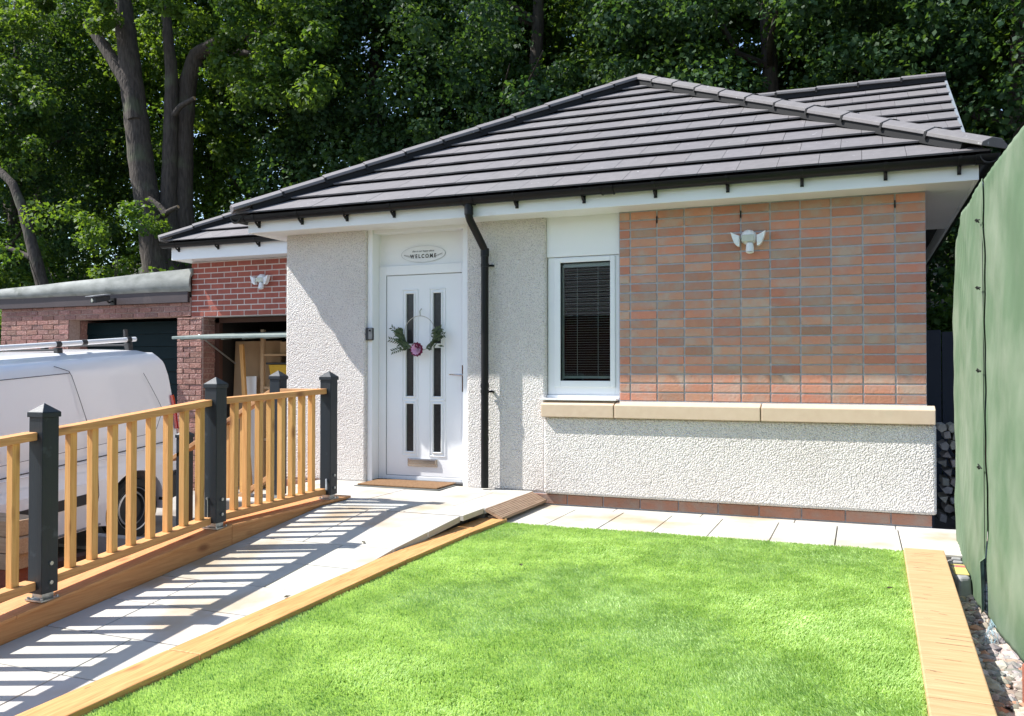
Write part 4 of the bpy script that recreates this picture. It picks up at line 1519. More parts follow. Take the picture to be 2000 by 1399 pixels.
# oval welcome sign over the door
SY = DY + 0.010
root = empty('welcome_sign', (-3.876, SY, 2.292), 'oval whitewashed sign reading WELCOME above the front door', 'sign')
mb = MB()
ov = [(0.238 * math.cos(a), 0.080 * math.sin(a)) for a in [2 * math.pi * i / 48 for i in range(48)]]
mb.sweep(ov, (0, 0, 0), (0, -0.006, 0), (1, 0, 0), (0, 0, 1))
board = mb.build('sign_board', M['sign'], root)
mb = MB()
for i in range(48):
    j = (i + 1) % 48
    o1, o2 = ov[i], ov[j]
    mb.hexa([(o1[0] * 0.98, -0.0065, o1[1] * 0.96), (o2[0] * 0.98, -0.0065, o2[1] * 0.96), (o2[0], -0.0065, o2[1]), (o1[0], -0.0065, o1[1]),
             (o1[0] * 0.98, -0.008, o1[1] * 0.96), (o2[0] * 0.98, -0.008, o2[1] * 0.96), (o2[0], -0.008, o2[1]), (o1[0], -0.008, o1[1])])
mb.build('sign_border', mat('pale sign border', (0.58, 0.6, 0.61), rough=0.7), root)


def text(body, size, x, z, m, name, root, bold=0.0, extr=0.0008, y=-0.0075, shear=0.0, sx=1.0):
    c = bpy.data.curves.new(name, 'FONT')
    c.body = body
    c.size = size
    c.align_x = 'CENTER'
    c.extrude = extr
    c.offset = bold
    c.shear = shear
    o = bpy.data.objects.new(name, c)
    COL.objects.link(o)
    dg = bpy.context.evaluated_depsgraph_get()
    me = bpy.data.meshes.new_from_object(o.evaluated_get(dg))
    bpy.data.objects.remove(o)
    me.materials.clear()
    me.materials.append(m)
    o = bpy.data.objects.new(name, me)
    COL.objects.link(o)
    o.parent = root
    o.location = (x, y, z)
    o.rotation_euler = (R(90), 0, 0)
    o.scale = (sx, 1, 1)
    return o


text('W E L C O M E', 0.050, 0.0, -0.037, M['ink'], 'lettering', root, 0.0016, sx=0.86)
mb = MB()                                            # slab serifs of the typewriter lettering
for i in range(7):
    x = -0.105 + i * 0.035
    mb.box(x - 0.010, x + 0.010, -0.0085, -0.0072, -0.0385, -0.0355)
mb.build('serif', M['ink'], root)
text('this is our happy place', 0.026, 0.0, 0.020, M['inkgrey'], 'small_lettering', root, 0.0002, shear=0.25)
for sg in (-1, 1):
    mb = MB()
    for i in range(5):
        x = sg * (0.148 + 0.013 * i)
        z = -0.022 + 0.004 * i
        for s2 in (-1, 1):
            mb.hexa([(x - 0.006, -0.007, z), (x, -0.007, z - 0.002), (x + 0.008, -0.007, z + s2 * 0.008), (x, -0.007, z + s2 * 0.006),
                     (x - 0.006, -0.008, z), (x, -0.008, z - 0.002), (x + 0.008, -0.008, z + s2 * 0.008), (x, -0.008, z + s2 * 0.006)])
    mb.build('leaf_sprig', M['inkgrey'], root)

# wreath on the door
wy = DY - 0.045
root = empty('wreath', (-3.886, wy, 1.53), 'hoop wreath of green leaves with a pink peony hanging on the front door', 'wreath')
mb = MB()
hoop = [(0.165 * math.sin(a), 0, 0.165 * math.cos(a)) for a in [2 * math.pi * i / 40 for i in range(41)]]
mb.tube(hoop, 0.0035, 6)
mb.build('hoop', M['wire'], root)
mb = MB()
mb.tube([(0, 0.012, 0.165), (0.002, 0.0, 0.21), (0, 0.035, 0.235)], 0.005, 6)
mb.build('hanging_hook', M['galv'], root)


def leafquad(mb, p, d, up, l, w_, mi=0):
    d = Vector(d).normalized(); up = Vector(up)
    s_ = d.cross(up).normalized()
    n_ = s_.cross(d)
    p = Vector(p)
    b = mb.pts([p, p + d * l * 0.45 + s_ * w_ + n_ * 0.004, p + d * l, p + d * l * 0.45 - s_ * w_ + n_ * 0.004, p + d * l * 0.5 - n_ * 0.004])
    mb.face([b, b + 1, b + 4], mi=mi); mb.face([b + 1, b + 2, b + 4], mi=mi); mb.face([b + 2, b + 3, b + 4], mi=mi); mb.face([b + 3, b, b + 4], mi=mi)


mb = MB()
rs = random.Random(3)
for i in range(150):
    sg = -1 if i % 5 < 3 else 1
    a = rs.uniform(0.25, 1.5)
    r0 = 0.165
    bx_, bz_ = sg * r0 * math.sin(a + 0.2), -r0 * math.cos(a + 0.2)
    dd = Vector((sg * rs.uniform(0.2, 1.0), -rs.uniform(0.0, 0.5), rs.uniform(-0.35, 0.9)))
    k_ = rs.uniform(0, 0.09)
    leafquad(mb, (bx_ + sg * k_ * rs.random(), -rs.uniform(0, 0.04), bz_ + k_ * 0.4 * rs.uniform(-1, 1)), dd, (0.2 * rs.uniform(-1, 1), -1, 0.3), rs.uniform(0.04, 0.075), rs.uniform(0.007, 0.016))
for (sx_, sz_, dx_, dz_) in [(-0.15, -0.05, -0.13, 0.10), (-0.15, -0.09, -0.15, 0.03), (-0.13, -0.13, -0.14, -0.04), (0.13, -0.02, 0.13, 0.0), (0.14, 0.0, 0.09, 0.04)]:
    for t in range(7):
        a = t / 6
        p = Vector((sx_ + dx_ * a, -0.02, sz_ + dz_ * a))
        for s2 in (-1, 1):
            leafquad(mb, p, (dx_ - s2 * dz_ * 0.9, -0.02, dz_ + s2 * dx_ * 0.9), (0, -1, 0.2), 0.045, 0.008)
mb.build('foliage', M['wleaf'], root)
mb = MB()
fc = Vector((-0.005, -0.035, -0.155))
for ring_, (cnt, r_, l, w_, tilt, mi) in enumerate([(13, 0.022, 0.052, 0.034, 0.3, 1), (12, 0.016, 0.046, 0.032, 0.7, 0), (10, 0.01, 0.04, 0.026, 1.2, 0), (8, 0.004, 0.034, 0.02, 2.2, 0)]):
    for i in range(cnt):
        a = 2 * math.pi * i / cnt + ring_ * 0.4
        d_ = Vector((math.cos(a), -tilt, math.sin(a)))
        mi_ = 1 if (mi == 0 and math.sin(a) > 0.45 and math.cos(a) > -0.3 and ring_ < 3) else mi
        leafquad(mb, fc + Vector((math.cos(a) * r_, -0.006 * ring_, math.sin(a) * r_)), d_, (0, -1, 0.1), l, w_, mi_)
mb.build('peony', [M['petal_p'], M['petal_d']], root)

root = empty('doormat', (-3.93, 7.06, 0.11), 'rectangular brown coir doormat with a grey rubber edge before the front door', 'doormat')
mb = MB(); mb.box(-4.33, -3.46, 6.84, 7.29, 0.1115, 0.119); wpart(mb, 'rubber_backing', M['matrub'], root, bevel=0.002)
mb = MB(); mb.box(-4.305, -3.485, 6.865, 7.265, 0.1195, 0.134); wpart(mb, 'coir_pile', M['mat'], root, bevel=0.004)

# ---------------------------------------------------------------- van
VP = math.atan(0.085)
van = empty('van', (-7.3, 7.24, ground_z(0, 7.24)), 'white panel van with pipe tube on its roof parked left behind the balustrade', 'van', rot=(VP, 0, 0))
WR = 0.335
prof = []
RA = 0.40
prof += [(0.64, 0.42), (0.68, 0.75), (0.69, 1.15), (0.675, 1.47), (0.65, 1.74), (0.60, 1.90), (0.51, 2.01), (0.34, 2.065), (0.0, 2.085), (-0.8, 2.10), (-1.8, 2.085), (-2.6, 2.03), (-2.95, 1.90),
         (-3.25, 1.68), (-3.60, 1.28), (-3.72, 1.20), (-4.15, 1.08), (-4.28, 0.92), (-4.32, 0.6), (-4.28, 0.34)]
WB = -3.42


def arch(yc, a0=-12, a1=192, n=22):
    return [(yc - RA * 1.02 * math.cos(R(a)), WR + RA * 1.05 * math.sin(R(a))) for a in [a0 + (a1 - a0) * i / n for i in range(n + 1)]]


prof += [(-3.86, 0.26)] + arch(WB)[0:] + [(-2.9, 0.26), (-0.50, 0.27)] + arch(0.0) + [(0.5, 0.30), (0.62, 0.34)]
bm = bmesh.new()
WV = 1.92
vs0 = [bm.verts.new((0, y, z)) for y, z in prof]
f0 = bm.faces.new(vs0)
ex = bmesh.ops.extrude_face_region(bm, geom=[f0])
for v in ex['geom']:
    if isinstance(v, bmesh.types.BMVert): v.co.x -= WV
for zc in (0.5, 0.75, 0.9, 1.0, 1.1, 1.2, 1.3, 1.4, 1.5, 1.6, 1.7, 1.78, 1.85, 1.91, 1.96, 2.0, 2.04):
    bmesh.ops.bisect_plane(bm, geom=bm.verts[:] + bm.edges[:] + bm.faces[:], plane_co=(0, 0, zc), plane_no=(0, 0, 1))
for xc in (-0.08, -0.16, -0.25, -0.4, -0.7, -WV / 2, -WV + 0.7, -WV + 0.4, -WV + 0.25, -WV + 0.16, -WV + 0.08):
    bmesh.ops.bisect_plane(bm, geom=bm.verts[:] + bm.edges[:] + bm.faces[:], plane_co=(xc, 0, 0), plane_no=(1, 0, 0))


def inset(z, y=0.0):
    i = 0.0
    if z > 1.0: i += 0.085 * ((z - 1.0) / 1.0) ** 1.6
    if z > 1.84: i += 0.17 * min(1, (z - 1.84) / 0.25) ** 2.2
    if z < 0.6: i += 0.03 * (0.6 - z) / 0.3
    if y < -2.9: i += 0.12 * ((-2.9 - y) / 1.4) ** 2
    if y > 0.3: i += 0.05 * ((y - 0.3) / 0.39) ** 2
    return i


for v in bm.verts:
    t = (v.co.x + WV / 2) / (WV / 2)
    v.co.x = -WV / 2 + t * (WV / 2 - inset(v.co.z, v.co.y))
    if v.co.z > 1.9 and v.co.y < 0.45:
        v.co.z += 0.02 * (1 - t * t) - 0.02
bmesh.ops.recalc_face_normals(bm, faces=bm.faces)
me = bpy.data.meshes.new('body')
bm.to_mesh(me)
bm.free()
me.materials.append(M['van'])
me.polygons.foreach_set('use_smooth', [True] * len(me.polygons))
me.set_sharp_from_angle(angle=R(38))
body = bpy.data.objects.new('body', me)
COL.objects.link(body)
body.parent = van
bv = body.modifiers.new('bevel', 'BEVEL'); bv.width = 0.015; bv.segments = 2; bv.limit_method = 'ANGLE'; bv.angle_limit = R(50)


def sx(z, y=0.0, d=0.0): return -inset(z, y) + d


mb = MB(); mb.box(-WV + 0.3, -0.3, -3.9, 0.55, 0.22, 0.80); mb.build('underbody', M['trim'], van)
for yc in (0.0, WB):
    for xo in (-0.02, -WV + 0.02):
        sgn = 1 if xo > -1 else -1
        mb = MB()
        tyre = [(0.24, -0.10), (0.315, -0.10), (WR, -0.07), (WR, 0.07), (0.315, 0.095), (0.25, 0.10), (0.235, 0.085)]
        ns = 40
        rr = []
        for (r_, t_) in tyre:
            xq = xo - sgn * (0.115) + sgn * t_
            rr.append(mb.pts([(xq, yc + r_ * math.cos(a), WR + r_ * math.sin(a)) for a in [2 * math.pi * i / ns for i in range(ns)]]))
        for i in range(len(tyre)):
            j = (i + 1) % len(tyre)
            for k in range(ns):
                l = (k + 1) % ns
                mb.face([rr[i] + k, rr[i] + l, rr[j] + l, rr[j] + k])
        wh = mb.build('wheel', M['rubber'], van, smooth=True, angle=35)
        mb = MB()
        rimp = [(0.238, 0.088), (0.228, 0.082), (0.212, 0.03), (0.20, 0.02), (0.19, 0.05), (0.17, 0.055), (0.16, 0.02), (0.05, 0.03), (0.0, 0.035)]
        rr = []
        for (r_, t_) in rimp:
            xq = xo - sgn * 0.115 + sgn * t_
            rr.append(mb.pts([(xq, yc + max(r_, 0.001) * math.cos(a), WR + max(r_, 0.001) * math.sin(a)) for a in [2 * math.pi * i / ns for i in range(ns)]]))
        for i in range(len(rimp) - 1):
            mi_ = 0 if i in (0, 4) else 1
            for k in range(ns):
                l = (k + 1) % ns
                mb.face([rr[i] + k, rr[i] + l, rr[i + 1] + l, rr[i + 1] + k], mi=mi_)
        c = mb.build('wheel_rim', [M['alloy'], M['trim']], None, smooth=True, angle=35)
        c.parent = wh
# black side rub strip
for (a, b_) in [(-2.85, -0.52), (0.46, 0.66)]:
    mb = MB()
    n_ = 8
    for i in range(n_):
        ya_, yb_ = a + (b_ - a) * i / n_, a + (b_ - a) * (i + 1) / n_
        mb.hexa([(sx(.6, ya_, -.01), ya_, 0.535), (sx(.6, ya_, .012), ya_, 0.54), (sx(.6, yb_, .012), yb_, 0.54), (sx(.6, yb_, -.01), yb_, 0.535),
                 (sx(.6, ya_, -.01), ya_, 0.645), (sx(.6, ya_, .012), ya_, 0.64), (sx(.6, yb_, .012), yb_, 0.64), (sx(.6, yb_, -.01), yb_, 0.645)])
    mb.build('rub_strip', M['trim'], van)
mb = MB()                                            # rear bumper and arch quarter
mb.prism([(0.01, 0.40, 0.34), (0.01, 0.73, 0.36), (-WV, 0.73, 0.36), (-WV, 0.66, 0.34), (-0.2, 0.66, 0.34), (-0.10, 0.40, 0.34)],
         [(0.012, 0.44, 0.60), (0.0, 0.75, 0.62), (-WV, 0.75, 0.62), (-WV, 0.66, 0.60), (-0.2, 0.66, 0.60), (-0.10, 0.44, 0.60)])
mb.build('bumper', M['trim'], van, bevel=0.01)
mb = MB(); mb.box(-WV + 0.01, -0.01, -4.40, -4.25, 0.3, 0.58); mb.build('front_bumper', M['trim'], van, bevel=0.03)


def seam(pts, r=0.0035, name='panel_seam', m='gap'):
    mb = MB()
    mb.tube([(sx(z, y, 0.001), y, z) for y, z in pts], r, 6)
    mb.build(name, M[m], van)


def lin(a, b, n=10): return [(a[0] + (b[0] - a[0]) * i / n, a[1] + (b[1] - a[1]) * i / n) for i in range(n + 1)]


seam(lin((-0.84, 1.96), (-0.70, 1.90), 4) + lin((-0.68, 1.85), (-0.54, 1.22), 10) + lin((-0.53, 1.15), (-0.49, 0.9), 4) + [(-0.50, 0.6), (-0.56, 0.30)])
seam(lin((-2.2, 1.88), (-0.70, 1.88), 8))
seam(lin((0.25, 1.80), (0.44, 1.42), 5) + [(0.455, 1.38), (0.45, 1.34), (0.34, 1.17), (0.28, 1.13)] + lin((0.24, 1.125), (-2.2, 1.09), 10), 0.0025)
seam(lin((-2.2, 1.88), (-2.2, 0.3), 10))
seam(lin((-2.9, 0.97), (0.55, 1.0), 12), 0.006, 'side_rail', 'trim')
seam(lin((-2.9, 0.94), (0.55, 0.97), 12), 0.008, 'side_rail', 'van')
seam(lin((-2.9, 0.29), (-0.48, 0.29), 6), 0.012, 'sill_lip', 'footgrey')
mb = MB()
for i in range(6):
    z0 = 1.12 + i * 0.065; z1 = z0 + 0.065
    def yr(z): return np.interp(z, [0.75, 1.15, 1.47, 1.74], [0.68, 0.69, 0.675, 0.64])
    mb.hexa([(sx(z0, .6, .004), yr(z0) - 0.045, z0), (sx(z0, .6, -.08), yr(z0) + 0.012, z0), (sx(z1, .6, -.08), yr(z1) + 0.012, z1), (sx(z1, .6, .004), yr(z1) - 0.045, z1),
             (sx(z0, .6, .012), yr(z0) - 0.02, z0), (sx(z0, .6, -.0), yr(z0) + 0.016, z0), (sx(z1, .6, -.0), yr(z1) + 0.016, z1), (sx(z1, .6, .012), yr(z1) - 0.02, z1)])
mb.build('tail_light', M['redlens'], van)
mb = MB()
mb.prism([(sx(1.2, -2.5, .004), -2.45, 1.18), (sx(1.2, -3.3, .004), -3.42, 1.18), (sx(1.75, -2.95, .004), -3.02, 1.76), (sx(1.8, -2.5, .004), -2.45, 1.80)],
         [(sx(1.2, -2.5, -.02), -2.45, 1.18), (sx(1.2, -3.3, -.02), -3.42, 1.18), (sx(1.75, -2.95, -.02), -3.02, 1.76), (sx(1.8, -2.5, -.02), -2.45, 1.80)])
mb.build('cab_window', M['darkglass'], van)
mb = MB()
mb.prism([(-0.22, -3.645, 1.26), (-WV + 0.22, -3.645, 1.26), (-WV + 0.33, -3.06, 1.85), (-0.33, -3.06, 1.85)], [(-0.22, -3.60, 1.26), (-WV + 0.22, -3.60, 1.26), (-WV + 0.33, -3.0, 1.85), (-0.33, -3.0, 1.85)])
mb.build('windscreen', M['darkglass'], van)
mb = MB()
mb.box(0.0, 0.16, -3.05, -2.95, 1.12, 1.34)
mb.build('mirror', M['trim'], van, bevel=0.02)
# roof rack: crossbars, feet and a long white pipe tube
rack = empty('roof_rack', (0, 0, 0)); rack.parent = van
rack['label'] = 'roof bars with feet carrying a long white tube'
for y in (0.30, -0.62, -2.0):
    mb = MB(); mb.box(-WV + 0.28, -0.26, y - 0.02, y + 0.02, 2.10, 2.12); mb.build('crossbar', M['trim'], rack, bevel=0.004)
    for x in (-0.30, -WV + 0.32):
        mb = MB(); mb.box(x - 0.03, x + 0.03, y - 0.032, y + 0.032, 2.03, 2.135); mb.build('rack_foot', M['trim'], rack, bevel=0.006)
mb = MB(); mb.tube([(-0.30, -3.0, 2.17), (-0.30, 0.40, 2.17)], 0.026, 14); mb.build('pipe_tube', M['white'], rack, smooth=True, angle=40)
for y in (-0.62, -0.30, 0.30):
    mb = MB(); mb.tube([(-0.30, y - 0.03, 2.17), (-0.30, y + 0.03, 2.17)], 0.031, 14); mb.build('tube_clamp', M['trim'], rack)
mb = MB(); mb.box(-0.36, -0.33, 0.29, 0.33, 2.08, 2.27); mb.tube([(-0.345, 0.31, 2.27), (-0.345, 0.31, 2.283)], 0.022, 10); mb.build('load_stop', M['trim'], rack)

# kerb, boards and loose bits seen through the balusters
solid('concrete_kerb', M['concrete'], 'pale concrete kerb lying across the driveway edge before the van wheel', 'kerb', [(-7.2, -5.0, 6.46, 6.58, -0.9, -0.47)], bevel=0.01)
solid('timber_board', M['rust'], 'reddish brown board lying on the earth beside the van', 'board', [(-7.15, -7.0, 3.6, 6.4, -0.95, -0.62)])
for i in range(3):
    solid('stacked_board', M['pallet'], ['lowest thick board of the pale timber stack beside the van', 'middle thick board of the pale timber stack beside the van', 'topmost sunlit board of the pale timber stack beside the van'][i],
          'board', [(-7.9 + 0.04 * i, -6.42 + 0.06 * (i % 2), 5.02, 5.28 + 0.02 * i, -0.46 + i * 0.135, -0.33 + i * 0.135)], group='stacked boards beside the van', bevel=0.006)
for i in range(3):
    solid('loose_brick', M['redbrick'], ['red brick bearer under the near end of the timber stack', 'red brick bearer in the middle under the timber stack', 'red brick bearer under the far end of the timber stack'][i], 'brick',
          [(-6.62 - i * 0.55, -6.5 - i * 0.55, 5.03, 5.25, -0.88, -0.461)], group='bricks under the timber stack', bevel=0.006)
mb = MB()
rs = random.Random(9)
for i in range(900):
    x = rs.uniform(-7.0, -4.3); y = rs.uniform(2.5, 6.4)
    s_ = rs.uniform(0.008, 0.03)
    z = ground_z(x, y) - 0.03
    mb.box(x - s_ * rs.uniform(.6, 1.5), x + s_, y - s_, y + s_ * rs.uniform(.6, 1.6), z - 0.01, z + s_ * rs.uniform(.5, 1.2), jit(0.4))
o = mb.build('rubble', M['rubble'], None, bevel=0.004, seg=1)
tag(o, 'scattered stones and dirt on the brown earth behind the balustrade', 'rubble', kind='stuff')

# ---------------------------------------------------------------- right side: gravel strip, screened fence, block
mb = MB()
mb.box(0.40, 1.6, 0.5, 6.16, -0.7, -0.16)
o = mb.build('earth_strip', M['earth'], None)
tag(o, kind='structure')
rs = random.Random(21)
pts_v, pts_f = [], []
ico = bmesh.new(); bmesh.ops.create_icosphere(ico, subdivisions=1, radius=1.0)
iv = [v.co.copy() for v in ico.verts]; iff = [[v.index for v in f.verts] for f in ico.faces]; ico.free()
mb = MB()
for i in range(3400):
    x = rs.uniform(0.41, 0.80); y = rs.uniform(2.6, 6.1)
    s_ = rs.choice([0.006, 0.009, 0.012, 0.016, 0.022, 0.03]) * rs.uniform(0.8, 1.3)
    z = -0.158 + rs.uniform(0, 0.012)
    sc = Vector((rs.uniform(.7, 1.4), rs.uniform(.7, 1.4), rs.uniform(.4, .9))) * s_
    b = mb.pts([(x + v.x * sc.x * rs.uniform(.8, 1.2), y + v.y * sc.y * rs.uniform(.8, 1.2), z + v.z * sc.z * rs.uniform(.8, 1.2)) for v in iv])
    t = jit(0.45)
    if rs.random() < 0.08: t = (1.2, 0.75, 0.55)
    for f in iff: mb.face([b + k for k in f], t)
o = mb.build('gravel', M['rubble'], None)
tag(o, 'loose stone rubble between the pale sleepers and the green netting', 'gravel', kind='stuff')

root = empty('fence_foot', (0.55, 5.9, -0.15), 'worn grey fence foot block with yellow and red spray paint beside the pale sleeper', 'fence block')
mb = MB()
mb.prism([(0.50, 6.44, -0.16), (0.62, 6.46, -0.16), (0.60, 5.66, -0.16), (0.52, 5.60, -0.16), (0.485, 5.70, -0.16)], [(0.51, 6.42, -0.03), (0.61, 6.44, -0.03), (0.59, 5.69, -0.03), (0.53, 5.64, -0.03), (0.50, 5.74, -0.03)])
bb_ = wpart(mb, 'block', M['footgrey'], root, bevel=0.02, seg=3)
for i in range(4):
    mb = MB()
    mb.box(0.53, 0.585, 6.02 + i * 0.1, 6.06 + i * 0.1, -0.0295, -0.012)
    wpart(mb, 'socket_rib', M['footgrey'], root, bevel=0.008)
mb = MB(); mb.box(0.512, 0.588, 5.72, 5.92, -0.0297, -0.026); mb.box(0.512, 0.588, 5.98, 6.01, -0.0297, -0.026); wpart(mb, 'yellow_paint', M['paint_y'], root)
mb = MB(); mb.box(0.535, 0.588, 5.925, 5.975, -0.0297, -0.025); wpart(mb, 'red_paint', M['paint_r'], root)

NXn = 0.60
sf = empty('screened_fence', (0.63, 5.0, -0.16), 'tall site fence covered with green woven netting along the right of the lawn', 'fence')


def sheet(y_a, y_b, outline_top, outline_bot, bend, name, nu=90, nv=110, left_curve=None):
    Vv, Ff = [], []
    for i in range(nu + 1):
        s_ = i / nu
        for j in range(nv + 1):
            t = j / nv
            y = y_b + (y_a - y_b) * s_
            zt_, zb_ = outline_top(y), outline_bot(y)
            z = zb_ + (zt_ - zb_) * t
            yy_ = y
            if left_curve: yy_ = y + left_curve(z, s_)
            x = NXn + 0.004 * math.sin(y * 5.1 + z * 1.3) + 0.0022 * math.sin(z * 9 + y * 7) + 0.003 * math.sin((z - y) * 8.3 + 2 * math.sin(z * 3)) + 0.0015 * math.sin((z + y * 1.7) * 26 + 3 * math.sin(y * 4)) + bend(y, z)
            Vv.append((x, yy_, z))
    for i in range(nu):
        for j in range(nv):
            a = i * (nv + 1) + j
            Ff.append((a, a + 1, a + nv + 2, a + nv + 1))
    o = np_mesh(name, np.array(Vv), np.array(Ff), M['net'])
    for p in o.data.polygons: p.use_smooth = True
    sd = o.modifiers.new('solid', 'SOLIDIFY'); sd.thickness = 0.003
    at_world(o, sf)
    return o


def top1(y): return 2.165 - 0.02 * math.sin((y - 5.0) * 2)


def bot1(y): return float(np.interp(y, [4.9, 5.02, 5.5, 5.9, 6.3, 6.7], [-0.06, -0.075, -0.14, -0.17, -0.12, -0.10]))


sheet(5.03, 6.69, lambda y: 2.165 if y < 6.3 else 2.165 - (y - 6.3) * 0.35, bot1, lambda y, z: (0.02 * max(0, (y - 6.3)) - 0.03 * math.exp(-((y - 5.03) / 0.1) ** 2) * (1 if z < 0.2 else 0.25)), 'netting',
      left_curve=lambda z, s_: (-0.0 if z < 1.5 else -(z - 1.5) ** 2 * 0.75) * (1 - s_) ** 2)
sheet(2.2, 5.06, lambda y: 2.155 + 0.01 * math.sin(y * 3), lambda y: float(np.interp(y, [2.2, 3.5, 4.0, 4.6, 5.06], [0.02, -0.01, -0.025, -0.06, -0.10])), lambda y, z: 0.012 + 0.01 * math.sin(y * 2.2), 'netting')
mb = MB()
for i in range(24):
    z0 = -0.06 + i * 0.09
    yv = 5.045 + 0.008 * math.sin(i * 0.3)
    mb.tube([(NXn - 0.010, yv, z0), (NXn - 0.010, 5.045 + 0.008 * math.sin((i + 1) * 0.3), z0 + 0.09)], 0.002, 5)
wpart(mb, 'seam_cord', M['tie'], sf)
for z in (1.95, 1.60, 1.17, 0.67):
    mb = MB()
    mb.tube([(NXn - 0.025, 5.02, z), (NXn - 0.035, 5.05, z + 0.006), (NXn - 0.02, 5.085, z - 0.004), (NXn - 0.03, 5.12, z + 0.012)], 0.0035, 5)
    mb.tube([(NXn - 0.03, 5.05, z - 0.006), (NXn - 0.04, 5.05, z + 0.008)], 0.007, 6)
    wpart(mb, 'cable_tie', M['tie'], sf)
for y in (2.3, 5.04, 6.62):
    mb = MB(); mb.tube([(NXn + 0.045, y, -0.16), (NXn + 0.045, y, 2.12 if y < 6 else 1.95)], 0.019, 12); wpart(mb, 'post', M['galv'], sf, smooth=True, angle=40)
for z in (0.1, 2.0):
    mb = MB(); mb.tube([(NXn + 0.045, 2.3, z), (NXn + 0.045, 6.6, z if z < 1 else 1.93)], 0.015, 10); wpart(mb, 'fence_rail', M['galv'], sf, smooth=True, angle=40)
mb = MB()
rs = random.Random(5)
for i in range(14):
    p = Vector((0.585, 4.78 + rs.uniform(-.02, .02), -0.04))
    path_ = [p.copy()]
    for k in range(6):
        p += Vector((rs.uniform(-.018, .012), rs.uniform(-.035, .02), -0.02 + rs.uniform(-.01, .008)))
        path_.append(p.copy())
    mb.tube(path_, 0.0011, 4)
o = mb.build('string_tangle', M['rope'], None)
tag(o, 'frayed pale blue string tangle hanging below the green netting', 'string')
solid('brick_prop', M['redbrick'], 'red brick standing on the rubble under the near end of the green netting', 'brick', [(0.585, 0.68, 3.70, 3.93, -0.16, 0.02)], bevel=0.008)

# things in the dark gap between house and netting
solid('boundary_fence', M['navy'], 'dark blue board fence in the shady gap right of the bungalow', 'fence', [(0.55 + 0.16 * i, 0.70 + 0.16 * i, 11.0, 11.03, -0.3, 1.62 + 0.02 * (i % 2)) for i in range(16)])
solid('leaning_plank', M['rust'], 'rust brown plank leaning across the shady gap right of the bungalow', 'plank', [(0.80, 0.90, 8.6, 8.63, -0.3, 1.95)], rot=(0, R(14), 0))
solid('water_butt', M['navy'], 'dark blue container against the right side wall of the bungalow', 'container', [(0.47, 0.56, 7.9, 8.3, -0.3, 0.86)], bevel=0.03)


# ---------------------------------------------------------------- the house across the way, mirrored in the window
op = empty('opposite_bungalow', (-9.0, -14.0, -1.2), 'bungalow across the way with a dark tiled roof, mirrored in the window glass', 'bungalow')
mb = MB(); mb.box(-15.5, -2.5, -18.0, -12.0, -1.4, 2.95); wpart(mb, 'wall', M['brick_red'], op)
mb = MB()
tile_slope(mb, (-2.1, -11.6, 2.9), (-1, 0, 0), (0, -cp_, sp_), [(0, 0), (13.8, 0), (13.8, 3.9), (0, 3.9)])
tile_slope(mb, (-15.9, -18.35, 2.9), (1, 0, 0), (0, cp_, sp_), [(0, 0), (13.8, 0), (13.8, 3.9), (0, 3.9)])
wpart(mb, 'roof', M['tile'], op)
mb = MB(); mb.prism([(-15.5, -18, 2.95), (-15.5, -12, 2.95), (-15.5, -15, 4.65)], [(-2.5, -18, 2.95), (-2.5, -12, 2.95), (-2.5, -15, 4.65)]); wpart(mb, 'gable', M['brick_red'], op)
for x in (-13.0, -9.0, -5.0):
    mb = MB(); ring(mb, x - 0.8, x + 0.8, -0.1, 1.1, 0.06, 0.06, 0.06, 0.06, -12.0, -11.95); wf = wpart(mb, 'window', M['white'], op)
    mb = MB(); mb.box(x - 0.74, x + 0.74, -12.0, -11.98, -0.04, 1.04); o = mb.build('pane', M['darkglass'], None); o.parent = wf


# ---------------------------------------------------------------- trees
def leaf_cloud(name, clusters, per, size, m, parent=None, seed=1, flat=0.55):
    """clusters: list of (x,y,z,r); leaves are small folded quads with random tilt"""
    rng = np.random.RandomState(seed)
    C = np.array(clusters, dtype=float)
    n = len(C) * per
    ci = np.repeat(np.arange(len(C)), per)
    d = rng.randn(n, 3)
    d /= np.linalg.norm(d, axis=1)[:, None]
    rad = C[ci, 3] * (0.35 + 0.65 * rng.rand(n) ** 0.5)
    P = C[ci, :3] + d * rad[:, None] * np.array([1, 1, 0.72])
    nrm = d * 0.7 + rng.randn(n, 3) * 0.55
    nrm[:, 2] += 0.55
    nrm /= np.linalg.norm(nrm, axis=1)[:, None]
    t = rng.randn(n, 3)
    t -= (t * nrm).sum(1)[:, None] * nrm
    t /= np.linalg.norm(t, axis=1)[:, None]
    s_ = np.cross(nrm, t)
    L = size * (0.6 + 0.8 * rng.rand(n))[:, None]
    Wd_ = L * (0.36 + 0.12 * rng.rand(n))[:, None]
    V = np.empty((n, 4, 3))
    V[:, 0] = P
    V[:, 1] = P + t * L * 0.5 + s_ * Wd_ + nrm * L * 0.10
    V[:, 2] = P + t * L - nrm * L * 0.08
    V[:, 3] = P + t * L * 0.5 - s_ * Wd_ + nrm * L * 0.10
    F = np.arange(n * 4).reshape(n, 4)
    return np_mesh(name, V.reshape(-1, 3), F, m, parent)


def crown_clusters(rng, n, rx, rz, zc, rmin, rmax, shell=0.35):
    out = []
    while len(out) < n:
        v = rng.randn(3)
        v /= np.linalg.norm(v)
        r = (shell + (1 - shell) * rng.rand() ** 0.6)
        x, y, z = v[0] * rx * r, v[1] * rx * r, zc + v[2] * rz * r
        out.append((x, y, z, rmin + (rmax - rmin) * rng.rand()))
    return out


